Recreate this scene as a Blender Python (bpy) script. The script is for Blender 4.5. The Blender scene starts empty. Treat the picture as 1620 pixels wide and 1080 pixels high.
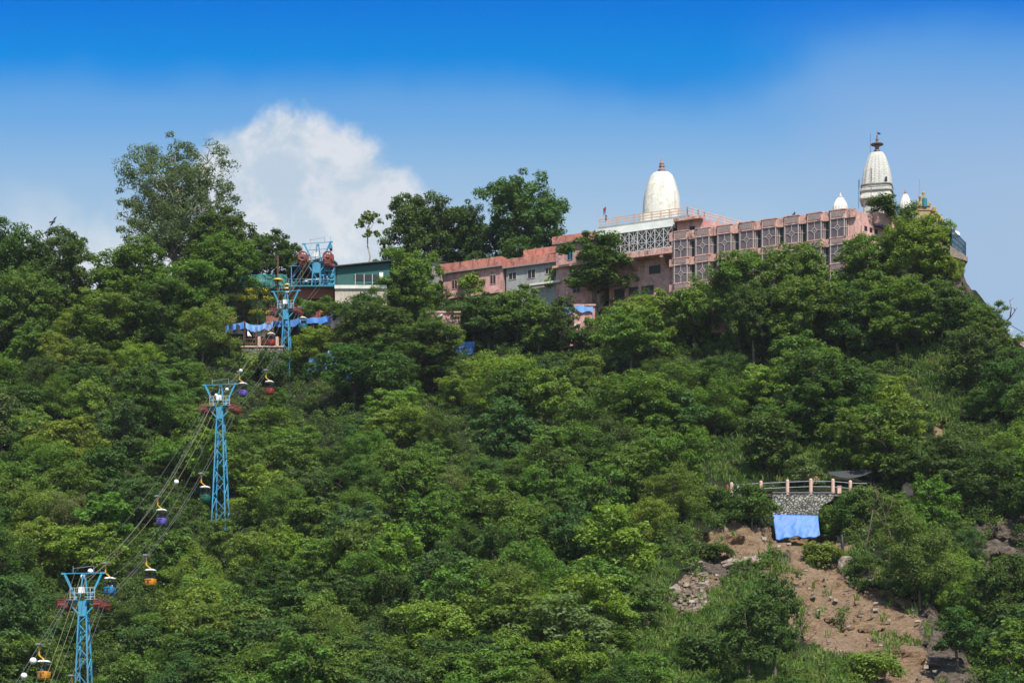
import bpy, bmesh, math, random
import numpy as np
from mathutils import Vector, Matrix, noise as mnoise

random.seed(7)
rng = np.random.default_rng(11)
C = bpy.context.scene.collection
R = math.radians
scene = bpy.context.scene

# ------------------------------------------------------------------ camera, sky, sun, exposure
F = 3600.0            # focal length in photograph pixels (80 mm on a 36 mm sensor)
CX, HOR = 810.0, 1400.0   # the horizon lies below the frame: level camera with a shifted lens
CAMZ = 2.0
cam_d = bpy.data.cameras.new("camera")
cam = bpy.data.objects.new("camera", cam_d)
C.objects.link(cam)
cam.location = (0, 0, CAMZ)
cam.rotation_euler = (R(90), 0, 0)
cam_d.sensor_width = 36.0
cam_d.lens = F / 1620.0 * 36.0
cam_d.shift_y = (HOR - 540.0) / 1620.0
cam_d.clip_start = 1.0
cam_d.clip_end = 20000.0
scene.camera = cam

SUN_EL, SUN_AZ = 57.0, 19.0      # degrees; azimuth measured from straight behind the camera towards its right
SUN_STRENGTH, SUN_COLOR = 4.9, (1.0, 0.955, 0.87)
EXPOSURE = 0.62
SKY_STRENGTH = 0.125

scene.view_settings.view_transform = 'Standard'
scene.view_settings.look = 'None'
scene.view_settings.exposure = EXPOSURE
scene.view_settings.gamma = 1.0
scene.render.engine = 'CYCLES'
scene.cycles.max_bounces = 6
scene.cycles.diffuse_bounces = 3
scene.cycles.transparent_max_bounces = 8

az, el = R(SUN_AZ), R(SUN_EL)
sun_dir = Vector((math.sin(az) * math.cos(el), -math.cos(az) * math.cos(el), math.sin(el)))   # towards the sun
sd = bpy.data.lights.new("sun", 'SUN')
sd.energy = SUN_STRENGTH
sd.angle = R(0.5)
sd.color = SUN_COLOR
so = bpy.data.objects.new("sun", sd)
C.objects.link(so)
so.rotation_euler = sun_dir.to_track_quat('Z', 'Y').to_euler()
so.location = (100, -100, 300)

def srgb(r, g, b):
    def f(c):
        c /= 255.0
        return c / 12.92 if c <= 0.04045 else ((c + 0.055) / 1.055) ** 2.4
    return (f(r), f(g), f(b), 1.0)

class NT:
    """thin wrapper for writing node trees"""
    def __init__(self, tree):
        self.t = tree
        self.n = tree.nodes
    def new(self, kind, **kw):
        nd = self.n.new(kind)
        for k, v in kw.items():
            setattr(nd, k, v)
        return nd
    def link(self, a, b):
        self.t.links.new(a, b)
    def val(self, sock, v):
        if hasattr(v, 'is_linked') or hasattr(v, 'links'):
            self.link(v, sock)
        else:
            sock.default_value = v
    def math(self, op, a, b=0.0, c=None, clamp=False):
        m = self.new('ShaderNodeMath', operation=op, use_clamp=clamp)
        self.val(m.inputs[0], a); self.val(m.inputs[1], b)
        if c is not None: self.val(m.inputs[2], c)
        return m.outputs[0]
    def mix(self, fac, a, b, mode='MIX'):
        m = self.new('ShaderNodeMix', data_type='RGBA', blend_type=mode)
        m.clamp_factor = True
        self.val(m.inputs[0], fac); self.val(m.inputs[6], a); self.val(m.inputs[7], b)
        return m.outputs[2]
    def noise(self, vec, scale, detail=3.0, rough=0.55, dist=0.0):
        m = self.new('ShaderNodeTexNoise')
        if vec is not None: self.link(vec, m.inputs['Vector'])
        m.inputs['Scale'].default_value = scale
        m.inputs['Detail'].default_value = detail
        m.inputs['Roughness'].default_value = rough
        m.inputs['Distortion'].default_value = dist
        return m.outputs[0]
    def ramp(self, fac, stops, interp='LINEAR'):
        m = self.new('ShaderNodeValToRGB')
        m.color_ramp.interpolation = interp
        e = m.color_ramp.elements
        while len(e) < len(stops): e.new(0.5)
        for k, (p, c) in enumerate(stops):
            e[k].position = p
            e[k].color = c if len(c) == 4 else (*c, 1.0)
        self.link(fac, m.inputs[0])
        return m.outputs[0]
    def remap(self, v, a, b, c=0.0, d=1.0, smooth=True):
        m = self.new('ShaderNodeMapRange')
        m.interpolation_type = 'SMOOTHSTEP' if smooth else 'LINEAR'
        self.val(m.inputs[0], v)
        for k, x in enumerate((a, b, c, d)): m.inputs[k + 1].default_value = x
        return m.outputs[0]

def build_world():
    w = bpy.data.worlds.new("World")
    scene.world = w
    w.use_nodes = True
    T = NT(w.node_tree)
    T.n.clear()
    out = T.new('ShaderNodeOutputWorld')
    bg = T.new('ShaderNodeBackground')
    bg.inputs['Strength'].default_value = SKY_STRENGTH
    T.link(bg.outputs[0], out.inputs[0])
    sky = T.new('ShaderNodeTexSky')
    sky.sky_type = 'NISHITA'
    sky.sun_disc = False
    sky.sun_elevation = el
    sky.sun_rotation = math.pi - az
    sky.altitude = 600
    sky.air_density = 1.0
    sky.dust_density = 0.6
    sky.ozone_density = 2.0
    tc = T.new('ShaderNodeTexCoord')
    sx = T.new('ShaderNodeSeparateXYZ')
    T.link(tc.outputs['Generated'], sx.inputs[0])
    yy = T.math('MAXIMUM', sx.outputs[1], 0.05)
    U = T.math('DIVIDE', sx.outputs[0], yy)          # direction on the sky dome as tangents: independent of the camera
    V = T.math('DIVIDE', sx.outputs[2], yy)
    uv = T.new('ShaderNodeCombineXYZ')
    T.link(U, uv.inputs[0]); T.link(V, uv.inputs[1])
    UV = uv.outputs[0]
    k = 1.0 / SKY_STRENGTH / (2 ** EXPOSURE)
    # the sky's own blue from the Sky Texture, deepened towards the zenith (a clear monsoon sky)
    deep = T.ramp(T.remap(V, 0.235, 0.42, smooth=False), TINTS_SKY)
    sm = T.new('ShaderNodeVectorMath', operation='MULTIPLY')
    T.link(sky.outputs[0], sm.inputs[0]); T.link(deep, sm.inputs[1])
    sc_ = T.new('ShaderNodeVectorMath', operation='SCALE')
    T.link(sm.outputs[0], sc_.inputs[0]); sc_.inputs['Scale'].default_value = TINT_GAIN
    base = sc_.outputs[0]
    def lit(rgb):
        c = srgb(*rgb)
        return (c[0] * k, c[1] * k, c[2] * k, 1.0)
    # thin veil of high haze with a wavy upper edge, rising to the right
    n1 = T.noise(UV, 9.0, 4.0, 0.6, 0.3)
    n2 = T.noise(UV, 28.0, 5.0, 0.62, 0.2)
    edge = T.math('ADD', T.math('MULTIPLY', T.math('SUBTRACT', n1, 0.5), 0.022), T.math('MULTIPLY', T.math('SUBTRACT', n2, 0.5), 0.012))
    rise = T.math('MULTIPLY', T.remap(U, 0.075, 0.20), 0.032)
    dip = T.math('MULTIPLY', T.remap(U, -0.02, 0.06), -0.007)
    top = T.math('ADD', T.math('ADD', 0.3625, rise), T.math('ADD', edge, dip))
    veil = T.remap(T.math('SUBTRACT', top, V), -0.004, 0.022)
    veil = T.math('MULTIPLY', veil, T.remap(V, 0.24, 0.39, 0.9, 0.62, smooth=False))
    veil_col = T.ramp(T.remap(V, 0.24, 0.39, smooth=False), [(0.0, lit((184, 206, 222))), (0.3, lit((184, 206, 223))), (0.5, lit((160, 194, 225))), (0.64, lit((126, 178, 227))), (0.85, lit((80, 156, 226))), (1.0, lit((64, 148, 226)))])
    col = T.mix(veil, base, veil_col)
    # soft grey haze low on the right
    g = T.math('MULTIPLY', T.remap(U, 0.10, 0.24), T.remap(V, 0.36, 0.27))
    g = T.math('MULTIPLY', g, T.math('ADD', 0.5, T.math('MULTIPLY', n1, 0.6)))
    col = T.mix(g, col, lit((182, 200, 216)))
    g2 = T.math('MULTIPLY', T.remap(T.math('ADD', U, T.math('MULTIPLY', T.math('SUBTRACT', n1, 0.5), 0.16)), 0.09, 0.19), T.remap(V, 0.40, 0.33))
    col = T.mix(T.math('MULTIPLY', g2, 0.55), col, lit((148, 182, 224)))
    # cumulus: soft lumps with a crisp crown and ragged sides
    def blob(cu, cv, ru, rv):
        a = T.math('DIVIDE', T.math('SUBTRACT', U, cu), ru)
        b = T.math('DIVIDE', T.math('SUBTRACT', V, cv), rv)
        d = T.math('SQRT', T.math('ADD', T.math('MULTIPLY', a, a), T.math('MULTIPLY', b, b)))
        return T.math('SUBTRACT', 1.0, d)
    def P(px, py): return ((px - CX) / F, (HOR - py) / F)
    bl = None
    for (px, py, rx, ry) in [(462, 258, 100, 90), (388, 286, 92, 92), (532, 286, 96, 88), (500, 350, 170, 120), (590, 330, 88, 78), (390, 370, 130, 110)]:
        b = blob(*P(px, py), rx / F, ry / F)
        bl = b if bl is None else T.math('MAXIMUM', bl, b)
    n3 = T.noise(UV, 46.0, 8.0, 0.68, 0.25)
    n4 = T.noise(UV, 17.0, 4.0, 0.6, 0.6)
    rag = T.math('ADD', T.math('MULTIPLY', T.math('SUBTRACT', n3, 0.5), 0.75), T.math('MULTIPLY', T.math('SUBTRACT', n4, 0.5), 0.55))
    cm = T.remap(T.math('ADD', bl, rag), -0.10, 0.34)
    shade = T.remap(T.math('ADD', n4, T.math('MULTIPLY', T.math('SUBTRACT', n3, 0.5), 0.8)), 0.36, 0.62)
    ccol = T.mix(shade, lit((192, 208, 223)), lit((226, 229, 234)))
    col = T.mix(T.math('MULTIPLY', cm, T.remap(V, 0.262, 0.318, 0.62, 0.90)), col, ccol)
    # broad pale cloud bank low on the left
    bank = T.math('MULTIPLY', T.remap(T.math('ADD', V, T.math('MULTIPLY', T.math('SUBTRACT', n4, 0.5), 0.06)), 0.305, 0.268), T.remap(U, -0.01, -0.07))
    col = T.mix(T.math('MULTIPLY', bank, 0.92), col, T.mix(shade, lit((205, 217, 228)), lit((232, 235, 238))))
    # towards the ground the dome keeps the plain sky
    fin = T.mix(T.remap(sx.outputs[1], 0.05, 0.25), sky.outputs[0], col)
    T.link(fin, bg.inputs['Color'])

TINTS_SKY = [(0.0, (0.62, 0.64, 0.60, 1)), (0.45, (0.20, 0.54, 0.72, 1)), (0.7, (0.012, 0.47, 0.80, 1)), (0.83, (0.0, 0.36, 0.80, 1)), (1.0, (0.0, 0.26, 0.78, 1))]
TINT_GAIN = 1.2
build_world()

# ------------------------------------------------------------------ helpers
def tag(o, label=None, cat=None, group=None, kind=None):
    if label: o["label"] = label
    if cat: o["category"] = cat
    if group: o["group"] = group
    if kind: o["kind"] = kind
    return o

def px_pt(px, row, D):
    """world point at distance D that the photograph shows at (px, row)"""
    return Vector(((px - CX) / F * D, D, CAMZ + (HOR - row) / F * D))

class MB:
    """collects primitives and links them as one mesh object"""
    def __init__(self):
        self.v, self.f, self.m = [], [], []
        self.mi = 0
    def add(self, vs, fs):
        o = len(self.v)
        self.v += [tuple(p) for p in vs]
        self.f += [tuple(i + o for i in f) for f in fs]
        self.m += [self.mi] * len(fs)
    def box(self, x0, x1, y0, y1, z0, z1):
        self.add([(x0, y0, z0), (x1, y0, z0), (x1, y1, z0), (x0, y1, z0), (x0, y0, z1), (x1, y0, z1), (x1, y1, z1), (x0, y1, z1)],
                 [(0, 3, 2, 1), (4, 5, 6, 7), (0, 1, 5, 4), (1, 2, 6, 5), (2, 3, 7, 6), (3, 0, 4, 7)])
    def bar(self, p, q, w, h=None, up=(0, 0, 1)):
        p, q = Vector(p), Vector(q)
        h = w if h is None else h
        d = (q - p)
        if d.length < 1e-6: return
        d.normalize()
        u = Vector(up)
        if abs(d.dot(u)) > 0.98: u = Vector((0, 1, 0))
        s = d.cross(u).normalized()
        t = s.cross(d).normalized()
        vs = []
        for c in (p, q):
            for a, b in ((-1, -1), (1, -1), (1, 1), (-1, 1)):
                vs.append(c + s * (a * w / 2) + t * (b * h / 2))
        self.add(vs, [(0, 3, 2, 1), (4, 5, 6, 7), (0, 1, 5, 4), (1, 2, 6, 5), (2, 3, 7, 6), (3, 0, 4, 7)])
    def tube(self, pts, r, n=6, cap=True):
        pts = [Vector(p) for p in pts]
        rr = r if isinstance(r, (list, tuple)) else [r] * len(pts)
        vs, fs = [], []
        s = None
        for k, p in enumerate(pts):
            d = (pts[min(k + 1, len(pts) - 1)] - pts[max(k - 1, 0)])
            if d.length < 1e-9: d = Vector((0, 0, 1))
            d.normalize()
            if s is None:
                u = Vector((0, 0, 1)) if abs(d.z) < 0.9 else Vector((1, 0, 0))
                s = d.cross(u).normalized()
            else:
                s = (s - d * s.dot(d))
                s = s.normalized() if s.length > 1e-6 else Vector((1, 0, 0))
            t = d.cross(s)
            for j in range(n):
                a = 2 * math.pi * j / n
                vs.append(p + s * (math.cos(a) * rr[k]) + t * (math.sin(a) * rr[k]))
        for k in range(len(pts) - 1):
            for j in range(n):
                a, b = k * n + j, k * n + (j + 1) % n
                fs.append((a, b, b + n, a + n))
        if cap:
            fs.append(tuple(range(n - 1, -1, -1)))
            fs.append(tuple((len(pts) - 1) * n + j for j in range(n)))
        self.add(vs, fs)
    def lathe(self, prof, n=24, c=(0, 0), sq=2.0, ribs=0, rib=0.0, rot=0.0):
        """profile of (radius, z); sq > 2 squares the section, ribs cut shallow vertical grooves"""
        vs, fs = [], []
        for (r, z) in prof:
            for j in range(n):
                a = 2 * math.pi * j / n
                ca, sa = math.cos(a), math.sin(a)
                k = (abs(ca) ** sq + abs(sa) ** sq) ** (-1.0 / sq)
                if ribs and (j % 2): k *= 1 - rib
                x, y = r * k * ca, r * k * sa
                vs.append((c[0] + x * math.cos(rot) - y * math.sin(rot), c[1] + x * math.sin(rot) + y * math.cos(rot), z))
        for k in range(len(prof) - 1):
            for j in range(n):
                a, b = k * n + j, k * n + (j + 1) % n
                fs.append((a, b, b + n, a + n))
        fs.append(tuple(range(n - 1, -1, -1)))
        fs.append(tuple((len(prof) - 1) * n + j for j in range(n)))
        self.add(vs, fs)
    def prism(self, poly, z0, z1):
        """plan polygon (counter-clockwise) pulled up; z0/z1 may be numbers or lists per corner"""
        n = len(poly)
        a = z0 if isinstance(z0, (list, tuple)) else [z0] * n
        b = z1 if isinstance(z1, (list, tuple)) else [z1] * n
        vs = [(p[0], p[1], a[i]) for i, p in enumerate(poly)] + [(p[0], p[1], b[i]) for i, p in enumerate(poly)]
        fs = [tuple(range(n - 1, -1, -1)), tuple(range(n, 2 * n))]
        for i in range(n):
            j = (i + 1) % n
            fs.append((i, j, j + n, i + n))
        self.add(vs, fs)
    def sheet(self, fn, nu, nv, thick=0.0):
        """surface fn(u, v) on the unit square; thick > 0 gives it a back"""
        vs = [Vector(fn(i / nu, j / nv)) for j in range(nv + 1) for i in range(nu + 1)]
        w = nu + 1
        fs = [(j * w + i, j * w + i + 1, (j + 1) * w + i + 1, (j + 1) * w + i) for j in range(nv) for i in range(nu)]
        if thick:
            N = len(vs)
            vs = vs + [p + Vector((0, thick, thick * 0.3)) for p in vs]
            fs = fs + [tuple(reversed([k + N for k in f])) for f in fs]
            rim = [i for i in range(w)] + [j * w + nu for j in range(1, nv + 1)] + [nv * w + i for i in range(nu - 1, -1, -1)] + [j * w for j in range(nv - 1, 0, -1)]
            for a, b in zip(rim, rim[1:] + rim[:1]): fs.append((b, a, a + N, b + N))
        self.add(vs, fs)
    def ball(self, c, r, n=10, m=6, sx=1, sy=1, sz=1):
        vs, fs = [], []
        vs.append((c[0], c[1], c[2] - r * sz))
        for k in range(1, m):
            th = math.pi * k / m
            for j in range(n):
                a = 2 * math.pi * j / n
                vs.append((c[0] + r * sx * math.sin(th) * math.cos(a), c[1] + r * sy * math.sin(th) * math.sin(a), c[2] - r * sz * math.cos(th)))
        vs.append((c[0], c[1], c[2] + r * sz))
        for j in range(n): fs.append((0, 1 + (j + 1) % n, 1 + j))
        for k in range(m - 2):
            for j in range(n):
                a, b = 1 + k * n + j, 1 + k * n + (j + 1) % n
                fs.append((a, b, b + n, a + n))
        L = len(vs) - 1
        for j in range(n): fs.append((L, 1 + (m - 2) * n + j, 1 + (m - 2) * n + (j + 1) % n))
        self.add(vs, fs)
    def build(self, name, mats, parent=None, off=(0, 0, 0), smooth=False, label=None):
        me = bpy.data.meshes.new(name)
        o = Vector(off)
        me.from_pydata([Vector(p) - o for p in self.v], [], self.f)
        for mt in (mats if isinstance(mats, (list, tuple)) else [mats]): me.materials.append(mt)
        if len(me.materials) > 1: me.polygons.foreach_set('material_index', self.m)
        if smooth: me.polygons.foreach_set('use_smooth', [True] * len(me.polygons))
        me.update()
        ob = bpy.data.objects.new(name, me)
        C.objects.link(ob)
        if parent is not None: ob.parent = parent
        if label: ob["label"] = label
        return ob

def empty(name, loc, rz=0.0, label=None, cat=None, group=None):
    o = bpy.data.objects.new(name, None)
    C.objects.link(o)
    o.location = loc
    o.rotation_euler = (0, 0, rz)
    o.empty_display_size = 0.5
    return tag(o, label, cat, group)

def children_of():
    d = {}
    for o in bpy.data.objects:
        if o.parent: d.setdefault(o.parent, []).append(o)
    return d

def copy_tree(o, parent=None, kids=None):
    kids = children_of() if kids is None else kids
    c = o.copy()
    C.objects.link(c)
    if parent is not None: c.parent = parent
    for ch in kids.get(o, []): copy_tree(ch, c, kids)
    return c

class Frame:
    """a local frame: origin on the plan, turned about z; heights stay absolute"""
    def __init__(self, ox, oy, rz):
        self.o, self.rz = (ox, oy), rz
        self.ex = (math.cos(rz), math.sin(rz)); self.ey = (-math.sin(rz), math.cos(rz))
    def w(self, x, y, z):
        return Vector((self.o[0] + x * self.ex[0] + y * self.ey[0], self.o[1] + x * self.ex[1] + y * self.ey[1], z))
    def x(self, px, y=0.0):
        """local x on the plane y that the photograph shows in column px"""
        a = (px - CX) / F
        bx, by = self.o[0] + y * self.ey[0], self.o[1] + y * self.ey[1]
        return (a * by - bx) / (self.ex[0] - a * self.ex[1])
    def D(self, x, y=0.0):
        return self.o[1] + x * self.ex[1] + y * self.ey[1]
    def z(self, px, row, y=0.0):
        return CAMZ + (HOR - row) / F * self.D(self.x(px, y), y)
    def p(self, px, row, y=0.0):
        return (self.x(px, y), y, self.z(px, row, y))
    def thing(self, name, x, y, z, label, cat, group=None):
        o = empty(name, self.w(x, y, z), self.rz, label, cat, group)
        return o, (x, y, z)

# ------------------------------------------------------------------ materials
def material(name):
    m = bpy.data.materials.new(name)
    m.use_nodes = True
    T = NT(m.node_tree)
    T.n.clear()
    out = T.new('ShaderNodeOutputMaterial')
    bs = T.new('ShaderNodeBsdfPrincipled')
    T.link(bs.outputs[0], out.inputs[0])
    return m, T, bs, out

def bump(T, bs, h, strength=0.4, dist=0.05):
    b = T.new('ShaderNodeBump')
    b.inputs['Strength'].default_value = strength
    b.inputs['Distance'].default_value = dist
    T.link(h, b.inputs['Height'])
    T.link(b.outputs[0], bs.inputs['Normal'])

def objvec(T, scale=(1, 1, 1)):
    tc = T.new('ShaderNodeTexCoord')
    mp = T.new('ShaderNodeMapping')
    mp.inputs['Scale'].default_value = scale
    T.link(tc.outputs['Object'], mp.inputs[0])
    return mp.outputs[0]

def plain(name, c, rough=0.6, metal=0.0, var=0.25, scale=1.5, spec=0.4):
    m, T, bs, out = material(name)
    v = objvec(T)
    n = T.noise(v, scale, 4, 0.6)
    d = tuple(x * (1 - var) for x in c[:3]) + (1,)
    l = tuple(min(1, x * (1 + var * 0.5)) for x in c[:3]) + (1,)
    T.link(T.ramp(n, [(0.3, d), (0.7, l)]), bs.inputs['Base Color'])
    bs.inputs['Roughness'].default_value = rough
    bs.inputs['Metallic'].default_value = metal
    bs.inputs['Specular IOR Level'].default_value = spec
    return m

def plaster(name, c, stain, amount=0.6, streak=1.0, patch=None):
    """painted render with rain streaks running down and blotches of mildew or lost paint"""
    m, T, bs, out = material(name)
    v = objvec(T)
    vs = objvec(T, (0.8, 0.8, 0.11))
    blot = T.noise(v, 0.45, 5, 0.65, 0.4)
    fine = T.noise(v, 5.0, 4, 0.7)
    stk = T.noise(vs, 1.5, 5, 0.7, 0.2)
    c1 = T.ramp(blot, [(0.3, tuple(x * 0.82 for x in c[:3])), (0.7, tuple(min(1, x * 1.12) for x in c[:3]))])
    s = T.math('MULTIPLY', T.remap(stk, 0.49, 0.68), T.remap(fine, 0.28, 0.55))
    s = T.math('MULTIPLY', s, amount * streak)
    c2 = T.mix(s, c1, stain)
    if patch is not None:
        pm = T.math('MULTIPLY', T.remap(T.noise(v, 0.8, 6, 0.7, 0.6), 0.53, 0.62), 0.65)
        c2 = T.mix(pm, c2, patch)
    s2 = T.math('MULTIPLY', T.remap(T.noise(v, 0.9, 7, 0.78, 0.8), 0.5, 0.64), amount * 0.75)
    c3 = T.mix(s2, c2, stain)
    T.link(c3, bs.inputs['Base Color'])
    bs.inputs['Roughness'].default_value = 0.85
    bs.inputs['Specular IOR Level'].default_value = 0.2
    bump(T, bs, T.math('ADD', fine, blot), 0.25, 0.03)
    return m

M = {}
M['pink'] = plaster('pink_plaster', (0.50, 0.280, 0.24), (0.22, 0.14, 0.12, 1), 0.7, 1.0, (0.56, 0.42, 0.38, 1))
M['pinkwall'] = plaster('pale_pink_paint', (0.46, 0.25, 0.22), (0.17, 0.10, 0.085, 1), 0.85, 1.0, (0.50, 0.35, 0.31, 1))
M['salmon'] = plaster('salmon_parapet_paint', (0.46, 0.17, 0.125), (0.09, 0.05, 0.04, 1), 0.95, 1.0, (0.50, 0.25, 0.20, 1))
M['bandpink'] = plaster('weathered_pink_band', (0.50, 0.28, 0.23), (0.06, 0.045, 0.04, 1), 0.95, 1.1, (0.57, 0.43, 0.38, 1))
M['greywall'] = plaster('grey_cement', (0.27, 0.27, 0.26), (0.13, 0.12, 0.11, 1), 0.5)
M['white'] = plaster('white_limewash', (0.55, 0.54, 0.48), (0.34, 0.32, 0.26, 1), 0.35, 0.8)
M['whitefascia'] = plaster('white_fascia_paint', (0.66, 0.66, 0.61), (0.36, 0.35, 0.30, 1), 0.25, 0.6)
M['cream'] = plaster('cream_wall', (0.42, 0.36, 0.29), (0.20, 0.16, 0.12, 1), 0.7)
M['frame'] = plain('pinkish_cream_metal', (0.43, 0.34, 0.30), 0.5)
M['louvre'] = plain('grey_pink_louvre', (0.27, 0.205, 0.19), 0.6, var=0.35, scale=4)
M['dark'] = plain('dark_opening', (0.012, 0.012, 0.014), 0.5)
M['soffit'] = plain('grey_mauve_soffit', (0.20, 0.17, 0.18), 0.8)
M['lattice'] = plain('grey_white_steel', (0.42, 0.40, 0.39), 0.5)
M['blue'] = plaster('sky_blue_steel_paint', (0.05, 0.27, 0.43), (0.16, 0.10, 0.07, 1), 0.45)
M['teal'] = plain('teal_paint', (0.02, 0.17, 0.20), 0.5)
M['red'] = plain('red_oxide_steel', (0.23, 0.055, 0.04), 0.5, var=0.4, scale=3)
M['yellow'] = plain('yellow_paint', (0.68, 0.36, 0.03), 0.45)
M['steel'] = plain('grey_galvanised', (0.35, 0.36, 0.36), 0.45, 0.6)
M['cable'] = plain('steel_cable', (0.15, 0.15, 0.135), 0.5, 0.3)
M['cableyellow'] = plain('yellowed_cable', (0.18, 0.165, 0.085), 0.6)
M['shell'] = plain('white_enamel', (0.72, 0.72, 0.70), 0.35)
M['wood'] = plain('rust_brown_pole', (0.13, 0.05, 0.03), 0.8, var=0.4, scale=3)
M['terracotta'] = plaster('terracotta_wall', (0.27, 0.085, 0.055), (0.12, 0.05, 0.035, 1), 0.6)
M['post'] = plaster('peach_post', (0.55, 0.36, 0.28), (0.30, 0.20, 0.16, 1), 0.5)
M['spirecap'] = plain('purple_brown_cap', (0.15, 0.085, 0.09), 0.6, var=0.4, scale=3)
M['pinkcap'] = plain('dusty_pink_cap', (0.26, 0.165, 0.145), 0.6, var=0.45, scale=3)
M['gold'] = plain('ochre_gilt', (0.45, 0.27, 0.05), 0.5, var=0.5, scale=3)
M['flagred'] = plain('red_cloth', (0.17, 0.02, 0.025), 0.8)
M['skin'] = plain('skin', (0.30, 0.16, 0.10), 0.6)
M['black'] = plain('black', (0.02, 0.02, 0.022), 0.6)
M['tin'] = plain('dark_tin_roof', (0.045, 0.055, 0.06), 0.6, var=0.4)
M['greenpaint'] = plain('green_tin', (0.02, 0.26, 0.15), 0.5)

def glass_mat():
    m, T, bs, out = material('mauve_window_glass')
    v = objvec(T, (1, 1, 0.5))
    n = T.noise(v, 0.9, 4, 0.6)
    T.link(T.ramp(n, [(0.3, (0.065, 0.048, 0.05)), (0.72, (0.145, 0.105, 0.105))]), bs.inputs['Base Color'])
    bs.inputs['Roughness'].default_value = 0.28
    bs.inputs['Specular IOR Level'].default_value = 0.55
    return m
M['glass'] = glass_mat()

def shikhara_mat(name, base, seam, vscale=0.34):
    m, T, bs, out = material(name)
    tc = T.new('ShaderNodeTexCoord')
    sp = T.new('ShaderNodeSeparateXYZ')
    T.link(tc.outputs['Object'], sp.inputs[0])
    ang = T.math('ARCTAN2', sp.outputs[1], sp.outputs[0])
    cv = T.new('ShaderNodeCombineXYZ')
    T.link(T.math('MULTIPLY', ang, 2.4), cv.inputs[0]); T.link(sp.outputs[2], cv.inputs[1])
    br = T.new('ShaderNodeTexBrick')
    T.link(cv.outputs[0], br.inputs['Vector'])
    br.inputs['Scale'].default_value = 1.0
    br.inputs['Brick Width'].default_value = 0.8
    br.inputs['Row Height'].default_value = vscale
    br.inputs['Mortar Size'].default_value = 0.028
    br.inputs['Color1'].default_value = (*base, 1)
    br.inputs['Color2'].default_value = tuple(x * 0.86 for x in base) + (1,)
    br.inputs['Mortar'].default_value = (*seam, 1)
    n = T.noise(objvec(T), 0.7, 6, 0.7, 0.5)
    dirt = T.math('MULTIPLY', T.remap(n, 0.5, 0.72), 0.55)
    st = T.noise(objvec(T, (1.5, 1.5, 0.2)), 1.2, 4, 0.6)
    dirt2 = T.math('MULTIPLY', T.remap(st, 0.58, 0.75), 0.4)
    c = T.mix(dirt, br.outputs['Color'], tuple(x * 0.6 for x in base) + (1,))
    c = T.mix(dirt2, c, (0.30, 0.28, 0.24, 1))
    T.link(c, bs.inputs['Base Color'])
    bs.inputs['Roughness'].default_value = 0.85
    bs.inputs['Specular IOR Level'].default_value = 0.2
    h = T.math('ADD', T.math('MULTIPLY', br.outputs['Fac'], -0.6), T.math('MULTIPLY', T.noise(objvec(T), 6, 3), 0.4))
    bump(T, bs, h, 0.5, 0.06)
    return m
M['spirewhite'] = plaster('old_white_limewash', (0.59, 0.57, 0.49), (0.32, 0.27, 0.21, 1), 0.65, 1.0)
M['spirestone'] = shikhara_mat('carved_white_stone', (0.50, 0.49, 0.44), (0.27, 0.25, 0.22))

def tarp_mat(name, c, rough=0.5):
    m, T, bs, out = material(name)
    v = objvec(T)
    n = T.noise(v, 1.2, 5, 0.65, 1.2)
    T.link(T.ramp(n, [(0.35, tuple(x * 0.9 for x in c)), (0.7, tuple(min(1, x * 1.08) for x in c))]), bs.inputs['Base Color'])
    bs.inputs['Roughness'].default_value = rough
    bs.inputs['Specular IOR Level'].default_value = 0.4
    bump(T, bs, T.noise(objvec(T, (1.6, 1.6, .5)), 1.3, 3, 0.5, 0.8), 0.3, 0.12)
    return m
M['tarp'] = tarp_mat('blue_tarpaulin', (0.060, 0.20, 0.54))
M['tarplight'] = tarp_mat('pale_blue_tarpaulin', (0.15, 0.30, 0.58))
M['net'] = tarp_mat('black_shade_net', (0.030, 0.032, 0.036), 0.8)
M['greennet'] = tarp_mat('green_shade_net', (0.020, 0.085, 0.075), 0.8)

def rubble_mat(name='rubble_stone', scale=2.4, light=(0.42, 0.41, 0.34), dark=(0.045, 0.042, 0.036)):
    m, T, bs, out = material(name)
    v = objvec(T, (1, 1, 1.15))
    vo = T.new('ShaderNodeTexVoronoi', feature='DISTANCE_TO_EDGE')
    T.link(v, vo.inputs['Vector']); vo.inputs['Scale'].default_value = scale
    vc = T.new('ShaderNodeTexVoronoi')
    T.link(v, vc.inputs['Vector']); vc.inputs['Scale'].default_value = scale
    e = T.remap(vo.outputs['Distance'], 0.05, 0.16)
    sp = T.new('ShaderNodeSeparateColor'); T.link(vc.outputs['Color'], sp.inputs[0])
    stone = T.ramp(sp.outputs[0], [(0.0, tuple(x * 0.25 for x in light)), (0.5, tuple(x * 0.75 for x in light)), (1.0, light)])
    stone = T.mix(T.math('MULTIPLY', T.noise(v, 6, 3), 0.6), stone, tuple(x * 0.5 for x in light) + (1,))
    T.link(T.mix(e, (*dark, 1), stone), bs.inputs['Base Color'])
    bs.inputs['Roughness'].default_value = 0.9
    bump(T, bs, e, 0.8, 0.15)
    return m
M['rubble'] = rubble_mat()
M['oldrubble'] = rubble_mat('old_rubble_stone', 2.2, (0.26, 0.23, 0.19), (0.05, 0.045, 0.035))

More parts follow.
